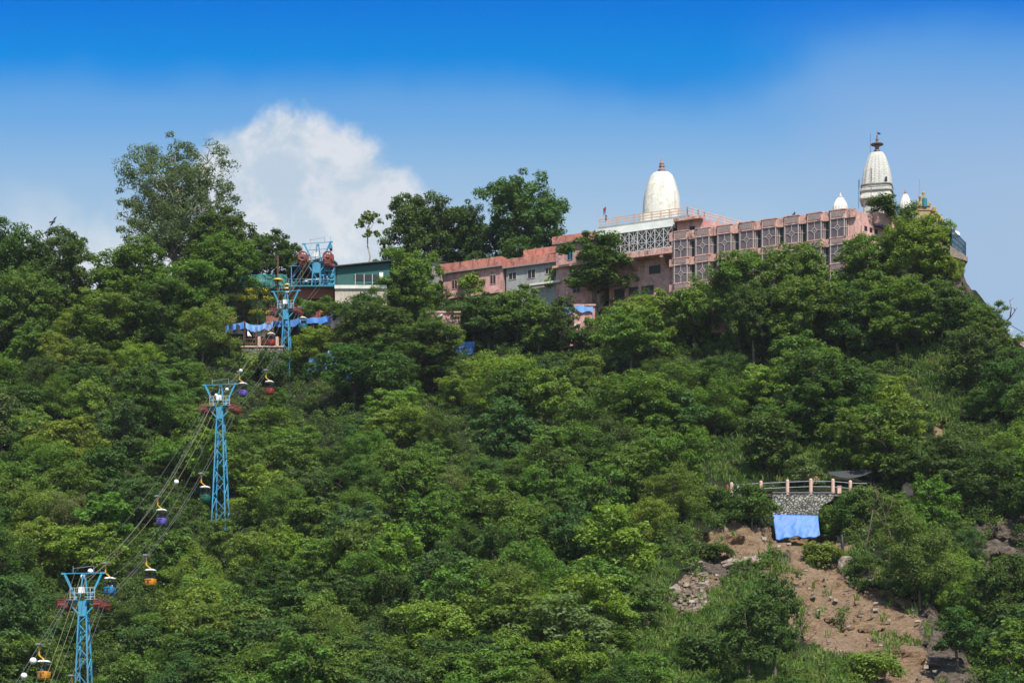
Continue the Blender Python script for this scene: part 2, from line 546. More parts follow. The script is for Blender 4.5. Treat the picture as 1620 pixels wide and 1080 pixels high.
def rock_mat():
    m, T, bs, out = material('bare_rock')
    v = objvec(T)
    n = T.noise(v, 0.5, 6, 0.7, 0.8)
    n2 = T.noise(objvec(T, (1, 1, 3.5)), 1.2, 5, 0.7, 0.6)
    T.link(T.ramp(T.math('ADD', T.math('MULTIPLY', n, 0.5), T.math('MULTIPLY', n2, 0.5)), [(0.32, (0.09, 0.07, 0.06)), (0.5, (0.25, 0.19, 0.15)), (0.66, (0.38, 0.31, 0.26))]), bs.inputs['Base Color'])
    bs.inputs['Roughness'].default_value = 0.9
    bump(T, bs, n2, 0.9, 0.4)
    return m
M['rock'] = rock_mat()

def bark_mat(name, a, b):
    m, T, bs, out = material(name)
    n = T.noise(objvec(T, (4, 4, 0.7)), 2.0, 5, 0.7)
    T.link(T.ramp(n, [(0.35, a), (0.65, b)]), bs.inputs['Base Color'])
    bs.inputs['Roughness'].default_value = 0.9
    return m
M['bark'] = bark_mat('brown_bark', (0.045, 0.033, 0.022), (0.13, 0.10, 0.07))
M['palebark'] = bark_mat('pale_bark', (0.20, 0.16, 0.12), (0.40, 0.34, 0.27))
M['deadwood'] = bark_mat('dead_wood', (0.05, 0.028, 0.020), (0.15, 0.085, 0.06))

def leaf_mat(name, use_obj=True, fixed=(0.06, 0.1, 0.02), gloss=0.14, cols=((0.042, 0.080, 0.022), (0.072, 0.122, 0.028), (0.108, 0.168, 0.036), (0.088, 0.116, 0.034))):
    """leaf tissue; the tree's own leaf colour comes from the object, each leaf varies round it"""
    m, T, bs, out = material(name)
    if use_obj == 'patch':        # several plants grow mixed together
        base = T.ramp(T.noise(objvec(T), 0.22, 3, 0.6), list(zip((0.32, 0.45, 0.56, 0.68), cols)))
    elif use_obj:
        oi = T.new('ShaderNodeObjectInfo')
        base = oi.outputs['Color']
    else:
        rgb = T.new('ShaderNodeRGB'); rgb.outputs[0].default_value = (*fixed, 1)
        base = rgb.outputs[0]
    geo = T.new('ShaderNodeNewGeometry')
    rnd = geo.outputs['Random Per Island']
    n = T.noise(objvec(T), 0.55, 3, 0.6)
    hs = T.new('ShaderNodeHueSaturation')
    T.link(base, hs.inputs['Color'])
    T.link(T.math('ADD', 0.478, T.math('MULTIPLY', T.math('ADD', rnd, T.math('MULTIPLY', n, 0.8)), 0.024)), hs.inputs['Hue'])
    T.link(T.math('ADD', 0.82, T.math('MULTIPLY', n, 0.4)), hs.inputs['Saturation'])
    T.link(T.math('ADD', 0.62, T.math('MULTIPLY', rnd, 0.76)), hs.inputs['Value'])
    T.link(hs.outputs[0], bs.inputs['Base Color'])
    bs.inputs['Roughness'].default_value = 0.6
    bs.inputs['Specular IOR Level'].default_value = gloss
    tr = T.new('ShaderNodeBsdfTranslucent')
    tc = T.mix(1.0, hs.outputs[0], (1.5, 1.5, 0.55, 1), 'MULTIPLY')
    T.link(tc, tr.inputs['Color'])
    mx = T.new('ShaderNodeMixShader')
    mx.inputs[0].default_value = 0.38
    T.link(bs.outputs[0], mx.inputs[1]); T.link(tr.outputs[0], mx.inputs[2])
    T.link(mx.outputs[0], out.inputs[0])
    return m
M['leaf'] = leaf_mat('tree_leaves')
M['under'] = leaf_mat('undergrowth_leaves', 'patch')
M['grass'] = leaf_mat('tall_grass', 'patch', gloss=0.12, cols=[(0.060, 0.118, 0.026), (0.100, 0.175, 0.036), (0.145, 0.21, 0.05), (0.15, 0.165, 0.05)])
M['yellowleaf'] = leaf_mat('yellow_hedge_leaves', False, (0.46, 0.42, 0.03))
# ------------------------------------------------------------------ terrain
T_ROWS = [1380, 1200, 1080, 960, 850, 770, 700, 600, 540, 480, 430, 400]
T_COLS = {
    -600: [215, 258, 278, 306, 335, 355, 375, 405, 420, 435, 450, 458],
    0:    [208, 256, 276, 304, 334, 356, 376, 404, 419, 433, 447, 456],
    130:  [208, 258, 281, 306, 334, 356, 375, 402, 417, 431, 445, 453],
    350:  [205, 248, 270, 305, 342, 360, 378, 403, 412, 424, 437, 446],
    450:  [205, 246, 267, 300, 338, 362, 385, 417, 422, 430, 440, 448],
    600:  [205, 245, 266, 295, 328, 350, 370, 408, 423, 431, 439, 448],
    800:  [205, 243, 264, 293, 322, 344, 364, 401, 419, 432, 441, 450],
    1000: [205, 243, 264, 290, 320, 341, 360, 391, 408, 420, 430, 440],
    1200: [205, 243, 264, 290, 322, 338, 356, 383, 397, 409, 418, 428],
    1300: [205, 245, 268, 298, 331, 339, 356, 379, 392, 403, 412, 420],
    1420: [205, 247, 272, 300, 326, 342, 356, 376, 386, 393, 401, 408],
    1520: [205, 249, 276, 304, 327, 343, 356, 372, 380, 385, 388, 391],
    1620: [205, 250, 281, 307, 329, 345, 355, 368, 375, 380, 384, 387],
    2300: [205, 240, 268, 290, 312, 325, 338, 350, 356, 360, 364, 368],
}
_cols = sorted(T_COLS)
RIDGE = [(-600, 440), (-100, 455), (0, 458), (100, 472), (150, 484), (200, 474), (300, 458), (420, 452), (540, 456), (620, 452), (800, 448),
         (900, 443), (1000, 434), (1100, 428), (1300, 422), (1420, 407), (1500, 404), (1522, 410), (1531, 444), (1545, 460), (1565, 487),
         (1600, 533), (1620, 549), (1750, 690), (2000, 900), (2300, 1250)]

def ridge_row(px):
    return float(np.interp(px, [a for a, b in RIDGE], [b for a, b in RIDGE]))

def _sm(t): 
    t = min(1.0, max(0.0, t)); return t * t * (3 - 2 * t)

def terrain_D(px, row):
    """distance of the hillside that the photograph shows at (px, row)"""
    rows = T_ROWS[::-1]
    def col(c): return float(np.interp(row, rows, T_COLS[c][::-1]))
    if px <= _cols[0]: d = col(_cols[0])
    elif px >= _cols[-1]: d = col(_cols[-1])
    else:
        for a, b in zip(_cols, _cols[1:]):
            if a <= px <= b:
                t = _sm((px - a) / (b - a))
                d = col(a) * (1 - t) + col(b) * t
                break
    # the gully right of the landslip
    edge = float(np.interp(row, [840, 900, 950, 1010, 1080, 1200], [1545, 1500, 1462, 1500, 1545, 1600]))
    g = _sm((px - edge) / 26.0) * _sm((1720 - px) / 70.0) * _sm((row - 850) / 90.0) * _sm((1260 - row) / 80)
    d += 13.0 * g
    # slip hollow behind the scar
    if 1000 < px < 1560 and 820 < row < 1150:
        h = math.exp(-((px - 1330) / 110.0) ** 2 - ((row - 985) / 75.0) ** 2)
        d += 4.0 * h
    if 1190 < px < 1350 and 770 < row < 880:          # undercut below the road wall
        d += 5.5 * _sm((px - 1198) / 22.0) * _sm((1335 - px) / 30.0) * _sm((row - 778) / 8.0) * _sm((868 - row) / 14.0)
    for k, (pts, amt, dep) in enumerate(LEDGES):       # undercut ledges in the bare earth
        if pts[0][0] - 4 < px < pts[-1][0] + 4 and 820 < row < 1120:
            L = float(np.interp(px, [a for a, b in pts], [b for a, b in pts])) + 2.5 * mnoise.noise(Vector((px * .12, k * 7.3, 0)))
            tp = _sm((px - pts[0][0]) / 14.0) * _sm((pts[-1][0] - px) / 14.0)
            d += amt * tp * _sm((row - L) / 4.0) * _sm((L + dep - row) / (dep * .8))
    return d

LEDGES = [([(1282, 962), (1300, 974), (1330, 978)], 1.5, 24), ([(1318, 996), (1345, 988), (1385, 994), (1410, 990)], 2.0, 26), ([(1378, 1004), (1420, 1000), (1452, 1008), (1480, 1022)], 1.8, 30),
          ([(1240, 905), (1275, 915), (1312, 912), (1340, 926)], 1.1, 22), ([(1360, 918), (1385, 930), (1420, 950), (1450, 962)], 2.2, 26), ([(1110, 872), (1150, 880), (1200, 884), (1224, 878)], 2.0, 22),
          ([(1095, 852), (1130, 846), (1165, 850), (1215, 862)], 1.0, 16), ([(1395, 1030), (1430, 1026), (1470, 1046), (1492, 1050)], 1.6, 30),
          ([(1548, 848), (1580, 842), (1612, 856), (1650, 850)], 2.0, 26), ([(1555, 882), (1590, 874), (1625, 884), (1660, 880)], 1.8, 22)]

def on_ground(px, row):
    return px_pt(px, row, terrain_D(px, row))

def pip(poly, x, y):
    ins = False
    n = len(poly)
    j = n - 1
    for i in range(n):
        xi, yi = poly[i]; xj, yj = poly[j]
        if (yi > y) != (yj > y) and x < (xj - xi) * (y - yi) / (yj - yi) + xi: ins = not ins
        j = i
    return ins

SOIL = [[(1095, 850), (1160, 822), (1225, 842), (1300, 845), (1345, 862), (1330, 885), (1262, 884), (1300, 895), (1345, 915), (1452, 944), (1478, 1000), (1496, 1084),
         (1430, 1084), (1395, 1048), (1325, 1034), (1272, 1012), (1238, 966), (1218, 926), (1195, 896), (1150, 892), (1100, 872)],
        [(1058, 938), (1098, 903), (1142, 903), (1148, 930), (1112, 968), (1062, 978)],
        [(1012, 968), (1032, 962), (1050, 985), (1020, 985)],
        [(1360, 1060), (1420, 1040), (1490, 1080), (1500, 1140), (1380, 1130)],
        [(1280, 742), (1300, 742), (1302, 760), (1285, 766)],
        [(1484, 664), (1496, 660), (1500, 690), (1482, 700)],
        [(1550, 500), (1570, 498), (1580, 540), (1558, 540)]]
ROCK = [[(1498, 402), (1535, 402), (1548, 470), (1490, 470), (1470, 440)],
        [(1380, 430), (1470, 430), (1470, 490), (1380, 492)],
        [(1548, 830), (1640, 815), (1700, 900), (1590, 905), (1545, 945), (1530, 900)],
        [(1525, 950), (1560, 935), (1572, 960), (1530, 985)],
        [(1440, 945), (1470, 940), (1560, 1090), (1600, 1160), (1500, 1160), (1470, 1040)],
        [(1105, 878), (1210, 885), (1215, 905), (1130, 905)],
        [(1225, 870), (1250, 868), (1255, 885), (1228, 890)],
        ]
GRASS = [[(1425, 520), (1470, 515), (1510, 600), (1520, 665), (1490, 700), (1465, 650), (1440, 590)],
         [(1130, 590), (1250, 560), (1330, 590), (1300, 640), (1180, 640)],
         [(1050, 960), (1150, 915), (1210, 900), (1250, 960), (1260, 1090), (1000, 1090), (1000, 1000)],
         [(1010, 905), (1060, 880), (1080, 900), (1040, 960), (1000, 950)],
         [(1262, 876), (1370, 862), (1400, 918), (1425, 942), (1350, 912), (1300, 893)],
         [(1320, 1010), (1400, 1040), (1400, 1090), (1250, 1090), (1250, 1040)],
         [(1090, 690), (1290, 680), (1350, 740), (1300, 765), (1130, 765)],
         [(1110, 815), (1150, 800), (1155, 818), (1115, 832)], [(1150, 842), (1215, 838), (1228, 862), (1160, 872)],
         [(1100, 535), (1230, 500), (1240, 530), (1120, 560)],
         [(1540, 470), (1580, 500), (1600, 545), (1560, 540)]]

def jitter(px, row, s=1.0, k=0.02):
    a = mnoise.noise(Vector((px * k, row * k, 3.1))); b = mnoise.noise(Vector((px * k, row * k, 9.7)))
    a2 = mnoise.noise(Vector((px * k * 4, row * k * 4, 5.1))); b2 = mnoise.noise(Vector((px * k * 4, row * k * 4, 1.7)))
    return px + s * (14 * a + 6 * a2), row + s * (11 * b + 5 * b2)

def in_any(polys, px, row): return any(pip(p, px, row) for p in polys)

def hill_mat():
    m, T, bs, out = material('hillside')
    v = objvec(T)
    at = T.new('ShaderNodeAttribute'); at.attribute_name = 'soil'
    ar = T.new('ShaderNodeAttribute'); ar.attribute_name = 'rock'
    n1 = T.noise(v, 0.35, 6, 0.65, 0.4); n2 = T.noise(v, 1.6, 5, 0.7, 0.5); n3 = T.noise(v, 6.0, 4, 0.7)
    floor_ = T.ramp(n2, [(0.3, (0.020, 0.022, 0.010)), (0.55, (0.034, 0.048, 0.016)), (0.75, (0.060, 0.062, 0.028))])
    soil = T.ramp(T.math('ADD', T.math('MULTIPLY', n1, 0.5), T.math('MULTIPLY', n2, 0.5)), [(0.3, (0.17, 0.10, 0.055)), (0.42, (0.31, 0.198, 0.112)), (0.54, (0.40, 0.27, 0.165)), (0.7, (0.47, 0.35, 0.24))])
    soil = T.mix(T.math('MULTIPLY', T.remap(n3, 0.6, 0.68), 0.5), soil, (0.40, 0.33, 0.26, 1))
    fl = T.noise(objvec(T, (0.55, 0.9, 1.3)), 0.9, 7, 0.75, 1.0)
    soil = T.mix(T.math('MULTIPLY', T.remap(fl, 0.55, 0.63), 0.8), soil, (0.085, 0.055, 0.038, 1))
    rn = T.noise(objvec(T, (1, 1, 3.2)), 0.7, 6, 0.72, 1.0)
    rock = T.ramp(rn, [(0.35, (0.05, 0.042, 0.035)), (0.5, (0.17, 0.13, 0.10)), (0.65, (0.30, 0.24, 0.18))])
    c = T.mix(T.remap(T.math('ADD', at.outputs['Fac'], T.math('MULTIPLY', T.math('SUBTRACT', n2, 0.5), 0.6)), 0.35, 0.6), floor_, soil)
    c = T.mix(T.remap(T.math('ADD', ar.outputs['Fac'], T.math('MULTIPLY', T.math('SUBTRACT', n2, 0.5), 0.6)), 0.35, 0.6), c, rock)
    T.link(c, bs.inputs['Base Color'])
    bs.inputs['Roughness'].default_value = 0.95
    bs.inputs['Specular IOR Level'].default_value = 0.15
    bump(T, bs, T.math('ADD', T.math('ADD', T.math('MULTIPLY', n1, 1.2), T.math('ADD', rn, T.math('MULTIPLY', fl, 1.3))), T.math('MULTIPLY', n3, 0.3)), 1.0, 1.1)
    return m
M['hill'] = hill_mat()

def build_hill():
    pxs = list(np.arange(-600, -40, 20)) + list(np.arange(-40, 980, 8)) + list(np.arange(980, 1640, 4)) + list(np.arange(1640, 2301, 20))
    NR = 210
    vs, soil, rock = [], [], []
    for px in pxs:
        rr = ridge_row(px)
        colp = []
        for k in range(NR):
            t = k / (NR - 1)
            row = 1380 + (rr - 1380) * t
            jx, jr = jitter(px, row)
            s = 1.0 if in_any(SOIL, jx, jr) else 0.0
            q = 1.0 if in_any(ROCK, jx, jr) else 0.0
            D = terrain_D(px, row)
            p = px_pt(px, row, D)
            rough = 0.35 + 0.75 * max(s, q) * (1 if px > 980 else 0)
            n = mnoise.fractal(Vector((p.x * 0.16, p.y * 0.16, p.z * 0.16)), 0.9, 2.1, 5)
            n2 = abs(mnoise.noise(Vector((p.x * 0.35 + 4, p.y * 0.2, p.z * 0.5))))
            crag = mnoise.fractal(Vector((p.x * 0.28, p.y * 0.1, p.z * 0.55)), 0.8, 2.2, 4)
            p.y += n * rough * 1.1 + n2 * 1.3 * max(s, q) + abs(crag) * 1.8 * q + s * (abs(mnoise.fractal(Vector((p.x * .2 + p.z * .1, p.y * .08, p.z * .07)), .85, 2.1, 5)) * 3.4 + abs(crag) * .8)
            colp.append(p); soil.append(s); rock.append(q)
        top = colp[-1]
        u = Vector((top.x, top.y, 0)).normalized()
        for dd, dz in ((8, 0.3), (22, -0.5), (45, -8), (110, -40), (260, -130)):
            colp.append(top + u * dd + Vector((0, 0, dz))); soil.append(0); rock.append(0)
        vs += colp
    H = NR + 5
    fs = []
    for i in range(len(pxs) - 1):
        for k in range(H - 1):
            a = i * H + k
            fs.append((a, a + H, a + H + 1, a + 1))
    me = bpy.data.meshes.new('hillside')
    me.from_pydata(vs, [], fs)
    me.materials.append(M['hill'])
    for nm, arr in (('soil', soil), ('rock', rock)):
        at = me.attributes.new(nm, 'FLOAT', 'POINT')
        at.data.foreach_set('value', arr)
    me.polygons.foreach_set('use_smooth', [True] * len(me.polygons))
    ob = bpy.data.objects.new('hillside', me)
    C.objects.link(ob)
    ob["kind"] = 'structure'
    mb = MB()
    S = 9000
    mb.add([(-S, -S, -0.5), (S, -S, -0.5), (S, S, -0.5), (-S, S, -0.5)], [(0, 1, 2, 3)])
    g = mb.build('ground', plain('lowland_ground', (0.06, 0.09, 0.03), 0.95, scale=0.02))
    g["kind"] = 'structure'
build_hill()

# ------------------------------------------------------------------ temple buildings on the ridge (one frame along the long facade)
FF = Frame(58.6, 398.0, math.atan2(-0.44, 0.898))

def ztop(px, row, y=0.0): return FF.z(px, row, y)

def build_long_hall():
    x0, x1 = FF.x(1063), FF.x(1352)
    zt = 120.1
    zs = [zt, 118.55, 115.3, 114.0, 110.75, 109.4, 106.1, 104.8, 101.6, 99.0]   # parapet, three window storeys with bands between
    root, off = FF.thing('temple_hall', (x0 + x1) / 2, 5, 96, 'long weathered pink temple hall with rows of projecting bay windows', 'temple hall')
    n = 8
    pitch = 4.06
    xc = [FF.x(1079.5) + i * ((FF.x(1327) - FF.x(1079.5)) / 7.0) for i in range(n)]
    core = MB()
    # right-hand end walls fold back along the far corner
    cx = FF.x(1352.5)
    e = (cx + 4.42, 10.5)
    core.prism([(x0, 0.0), (cx, 0.0), e, (e[0] - 2.0, e[1] + 7.0), (x0, 15.0)], 92.0, zt - 0.25)
    core.build('wall', M['pink'], root, off)
    # parapet wall cap of the end block, overhanging on the right
    cap = MB()
    d = Vector((e[0] - cx, e[1], 0)).normalized(); nrm = Vector((d.y, -d.x, 0))
    A = Vector((cx, 0, 0)) + d * 4.8; B = Vector((cx, 0, 0)) + d * 12.2
    poly = [A + nrm * 0.9, B + nrm * 0.9, B - nrm * 5 + d * 0.2, A - nrm * 5]
    cap.prism([(p.x, p.y) for p in poly], [118.3] * 4, [120.35] * 4)
    cap.build('roof_parapet', M['pink'], root, off, label='pink overhanging parapet at the right end of the roof')
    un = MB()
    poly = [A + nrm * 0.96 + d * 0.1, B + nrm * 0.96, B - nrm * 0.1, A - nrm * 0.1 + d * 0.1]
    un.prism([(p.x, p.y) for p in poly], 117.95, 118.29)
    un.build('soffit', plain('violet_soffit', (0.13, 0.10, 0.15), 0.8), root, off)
    for t, w in ((2.9, .75), (4.3, .75), (5.7, .75)):
        wm = MB()
        c = Vector((cx, 0, 0)) + d * t
        a, b = c - d * w / 2 + nrm * 0.03, c + d * w / 2 + nrm * 0.03
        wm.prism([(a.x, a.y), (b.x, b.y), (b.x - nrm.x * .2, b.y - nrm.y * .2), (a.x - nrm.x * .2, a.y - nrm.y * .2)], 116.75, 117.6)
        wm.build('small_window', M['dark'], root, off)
    for t, zz, w in ((1.6, 95, .25), (8.4, 95, .25)):
        c = Vector((cx, 0, 0)) + d * t
        pm = MB(); pm.tube([(c.x + nrm.x * .12, c.y + nrm.y * .12, 100), (c.x + nrm.x * .12, c.y + nrm.y * .12, 117.5)], 0.06)
        pm.build('drain_pipe', M['pinkcap'], root, off)
    def trap(xc_, g, back=0.0, depth=0.78):
        return [(xc_ - 1.72 - g, back), (xc_ - 1.25 - g, -depth - g), (xc_ + 1.25 + g, -depth - g), (xc_ + 1.72 + g, back)]
    # continuous bands: bay prisms plus the recess between
    for (zu, zl, kind) in ((zs[0], zs[1], 'parapet_band'), (zs[2], zs[3], 'floor_band'), (zs[4], zs[5], 'floor_band'), (zs[6], zs[7], 'floor_band')):
        b = MB()
        for c in xc:
            b.prism(trap(c, 0.07, 0.0), zl, zu)
            b.prism(trap(c, 0.15, 0.0), zu - 0.16 if kind == 'floor_band' else zu - 0.12, zu + 0.05)
            b.prism(trap(c, 0.13, 0.0), zl - 0.05, zl + 0.12)
        for i in range(n + 1):
            xa = x0 if i == 0 else xc[i - 1] + 1.80
            xb = x1 + 0.0 if i == n else xc[i] - 1.80
            if xb > xa: b.box(xa - .3, xb + .3, -0.56, 0.0, zl - (.12 if i % 2 else .05), zu - 0.06)
        b.build(kind, M['bandpink'], root, off)
        for c in xc:
            lv = MB()
            h0, h1 = zl + 0.28, zu - 0.3
            k = 5
            for j in range(k):
                za = h0 + (h1 - h0) * j / k
                lv.box(c - 1.08, c + 1.08, -0.905 - 0.012 * (j % 2), -.83, za, za + (h1 - h0) / k * 0.86)
            lv.build('louvre_panel', M['louvre'], root, off)
    # planters' black stains are in the band paint; now the bay windows of three storeys
    for f, (zu, zl) in enumerate(((zs[1], zs[2]), (zs[3], zs[4]), (zs[5], zs[6]))):
        for i, c in enumerate(xc):
            gm = MB()
            P = trap(c, 0.0, 0.0)
            zm = (zl + zu) / 2 + 0.05
            w = 0.085
            def v_(x, y, ww=w): gm.bar((x, y, zl), (x, y, zu), ww)
            for (x, y) in (P[1], P[2]): v_(x, y, 0.15)
            v_(P[0][0], P[0][1] - 0.05, 0.12); v_(P[3][0], P[3][1] - 0.05, 0.12)
            v_((P[2][0] + P[3][0]) / 2, (P[2][1] + P[3][1]) / 2, 0.08)
            yf = P[1][1]
            dd = 0.56
            gm.bar((c, yf, zl), (c, yf, zm - dd), w); gm.bar((c, yf, zm + dd), (c, yf, zu), w)
            gm.bar((P[1][0], yf, zm), (c - dd, yf, zm), w); gm.bar((c + dd, yf, zm), (P[2][0], yf, zm), w)
            cs = [(c - dd, zm), (c, zm + dd), (c + dd, zm), (c, zm - dd)]
            for a, b2 in zip(cs, cs[1:] + cs[:1]): gm.bar((a[0], yf, a[1]), (b2[0], yf, b2[1]), 0.095)
            # the auspicious emblem of the temple inside each diamond, arms along the diamond's sides
            s2 = 0.2
            def rt(a, b2): return (c + (a - b2) * 0.7071 * s2, yf, zm + (a + b2) * 0.7071 * s2)
            gm.bar(rt(-1, 0), rt(1, 0), 0.05); gm.bar(rt(0, -1), rt(0, 1), 0.05)
            gm.bar(rt(0, 1), rt(1, 1), 0.05); gm.bar(rt(1, 0), rt(1, -1), 0.05)
            gm.bar(rt(0, -1), rt(-1, -1), 0.05); gm.bar(rt(-1, 0), rt(-1, 1), 0.05)
            gm.bar((P[2][0], P[2][1], zm), (P[3][0], P[3][1] - 0.05, zm), w)
            gm.bar((P[0][0], P[0][1] - 0.05, zm), (P[1][0], P[1][1], zm), w)
            gm.bar((P[0][0], P[0][1], zu - 0.05), (P[1][0], P[1][1], zu - 0.05), 0.1); gm.bar((P[1][0], P[1][1], zu - 0.05), (P[2][0], P[2][1], zu - 0.05), 0.1); gm.bar((P[2][0], P[2][1], zu - 0.05), (P[3][0], P[3][1], zu - 0.05), 0.1)
            # link bars across the dark recess
            if i < n - 1: gm.bar((P[3][0], -0.06, zm), (xc[i + 1] - 1.72, -0.06, zm), 0.07)
            wn = gm.build('bay_window', M['frame'], root, off)
            pn = MB()
            q = trap(c, -0.06, -0.02)
            pn.prism(q, zl + 0.001, zu - 0.001)
            pn.build('pane', M['glass'], wn, off)
            if i < n - 1:
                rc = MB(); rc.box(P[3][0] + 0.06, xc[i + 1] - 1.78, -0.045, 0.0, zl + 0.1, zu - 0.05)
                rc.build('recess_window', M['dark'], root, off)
    return root

def build_lattice_hall():
    """hall with a white fascia, railed roof terrace and a steel lattice gallery, left of the long hall"""
    y = -0.55
    xl, xr = FF.x(943, y), FF.x(1089, y)
    xm = FF.x(1064, y)
    root, off = FF.thing('gallery_hall', (xl + xm) / 2, 5, 96, 'pink hall with white fascia, steel lattice gallery and railed roof terrace', 'temple hall')
    zt = FF.z(1000, 351.5, y); zb = FF.z(1000, 366.5, y)
    w = MB()
    w.box(xl + 1.5, xm - 0.05, 2.0, 14, 92, zb)
    w.build('wall', M['pinkwall'], root, off)
    fa = MB(); fa.box(xl, xm + 0.15, y, 13.5, zb, zt - 0.45); fa.build('fascia', M['whitefascia'], root, off)
    tp = MB(); tp.box(xl + 0.35, xr - 0.2, y + 0.25, 13, zt - 0.44, zt); tp.build('roof_slab', M['greywall'], root, off)
    # small pink room over the right end
    rm = MB(); rx0, rx1 = FF.x(1070, y), FF.x(1110, y)
    rm.box(rx0, rx1, y + 0.5, 8, zb - 3.0, zt - 0.7)
    rm.build('stair_room', M['pinkwall'], root, off)
    sl = MB(); sl.box(rx0 - 0.3, rx1 + 0.2, y - 0.7, y + 0.49, zt - 1.15, zt - 0.72); sl.build('sunshade', M['bandpink'], root, off)
    dw = MB(); dw.box(FF.x(1088, y), FF.x(1097.5, y), y + 0.44, y + 0.6, FF.z(1092, 363.5, y), FF.z(1092, 357, y)); dw.build('small_window', M['dark'], root, off)
    # terrace wall going back on the right
    k = Vector((1.0, 0.83)).normalized()
    t0 = FF.w(xr, y + 0.3, 0)
    tw = []
    def along(s, z):
        return Vector((t0.x + k.x * s, t0.y + k.y * s, z))
    def loc(p):
        dx, dy = p.x - FF.o[0], p.y - FF.o[1]
        return (dx * FF.ex[0] + dy * FF.ex[1], dx * FF.ey[0] + dy * FF.ey[1], p.z)
    a, b = loc(along(0, 0)), loc(along(14.5, 0))
    sw = MB(); sw.prism([(a[0], a[1]), (b[0], b[1]), (b[0] - 1.0, b[1] + 6.0), (a[0] - 6, a[1] + 6)], zt - 4.5, zt - 0.02)
    sw.build('terrace_wall', M['pinkwall'], root, off)
    # railing: posts and three rails following the terrace edge
    rail = MB()
    path = [(xl + 0.5, y + 0.35, zt), (xr - 0.35, y + 0.35, zt), (a[0] - 0.35, a[1] + 0.1, zt)]
    for s in (2.6, 4.0, 14.3):
        q = loc(along(s, 0)); path.append((q[0] - 0.3, q[1] + 0.2 + (0.35 if s == 4.0 else 0), zt))
    for p, q in zip(path, path[1:]):
        p, q = Vector(p), Vector(q)
        L = (q - p).length
        m = max(1, round(L / 1.75))
        for j in range(m + 1):
            c = p.lerp(q, j / m)
            rail.bar(c, c + Vector((0, 0, 1.5)), 0.2)
        for hz in (0.45, 0.95, 1.42):
            rail.bar(p + Vector((0, 0, hz)), q + Vector((0, 0, hz)), 0.13)
    rail.build('roof_railing', M['post'], root, off)
    # lattice gallery
    g0, g1 = FF.x(968, y), FF.x(1063, y)
    gt, gb = zb - 0.03, FF.z(1000, 399, y)
    back = MB(); back.box(g0 - 4, g1 - 0.1, y + 1.2, y + 1.3, gb, gt); back.build('gallery_back', plain('dark_mauve_interior', (0.10, 0.075, 0.08), 0.8), root, off)
    lat = MB()
    n = 7
    yy = y + 0.12
    ws = (g1 - g0) / n
    zmid = gb + (gt - gb) * 0.40
    for i in range(n + 1):
        x = g0 + ws * i
        lat.bar((x, yy, gb), (x, yy, gt), 0.15)
    for i in range(n):
        xa, xb = g0 + ws * i, g0 + ws * (i + 1)
        xc_ = (xa + xb) / 2
        zc = (zmid + gt) / 2
        lat.bar((xa, yy, zmid), (xb, yy, gt), 0.1); lat.bar((xa, yy + 0.02, gt), (xb, yy + 0.02, zmid), 0.1)
        lat.bar((xc_, yy + .01, gb), (xc_, yy + .01, gt), 0.07); 
        zc2 = (gb + zmid) / 2
        lat.bar((xa, yy, gb), (xb, yy, zmid), 0.09); lat.bar((xa, yy + 0.02, zmid), (xb, yy + 0.02, gb), 0.09)
        lat.bar((xa, yy, zc), (xb, yy, zc), 0.07)
    lat.bar((g0, yy, zmid), (g1, yy, zmid), 0.1)
    lat.bar((g0, yy, gb + .08), (g1, yy, gb + .08), 0.14)
    # small framed opening in the third panel
    xa = g0 + ws * 2.35
    for (p, q) in (((xa, zmid), (xa, zmid + 1.4)), ((xa + 1.0, zmid), (xa + 1.0, zmid + 1.4)), ((xa, zmid + 1.4), (xa + 1.0, zmid + 1.4)), ((xa + .5, zmid), (xa + .5, zmid + 1.4))):
        lat.bar((p[0], yy - .03, p[1]), (q[0], yy - .03, q[1]), 0.1)
    lat.build('lattice_screen', M['lattice'], root, off)
    # gallery floor and brackets
    fl = MB(); fz = gb - 1.05
    fl.box(g0 - 5, g1 + 0.05, y - 0.1, 2.1, fz, gb - 0.03)
    fl.build('gallery_floor', M['bandpink'], root, off)
    for px in (999, 1046):
        bx = FF.x(px, y)
        br = MB()
        br.add([(bx - .3, y, fz - 0.01), (bx + .3, y, fz - 0.01), (bx + .3, 2.0, fz - 1.9), (bx - .3, 2.0, fz - 1.9), (bx - .3, 2.0, fz - 0.01), (bx + .3, 2.0, fz - 0.01), (bx - .3, y, fz - 0.5), (bx + .3, y, fz - 0.5)],
               [(0, 1, 5, 4), (6, 3, 2, 7), (0, 6, 7, 1), (0, 4, 3, 6), (1, 7, 2, 5), (4, 5, 2, 3)])
        br.build('bracket', M['pinkwall'], root, off)
    for (pa, pb, ra, rb) in ((1027, 1045, 421, 434), (995, 1010, 455, 470), (1015, 1034, 453, 468), (972, 988, 458, 473)):
        wi = MB(); wi.box(FF.x(pa, 2.0), FF.x(pb, 2.0), 1.94, 2.2, FF.z(pa, rb, 2.0), FF.z(pa, ra, 2.0)); wi.build('window', M['dark'], root, off)
    ld = MB(); ld.box(xl + 4, xm - 0.1, 1.4, 2.02, FF.z(1010, 483, 2), FF.z(1010, 472, 2)); ld.build('ledge', M['bandpink'], root, off)
    return zt

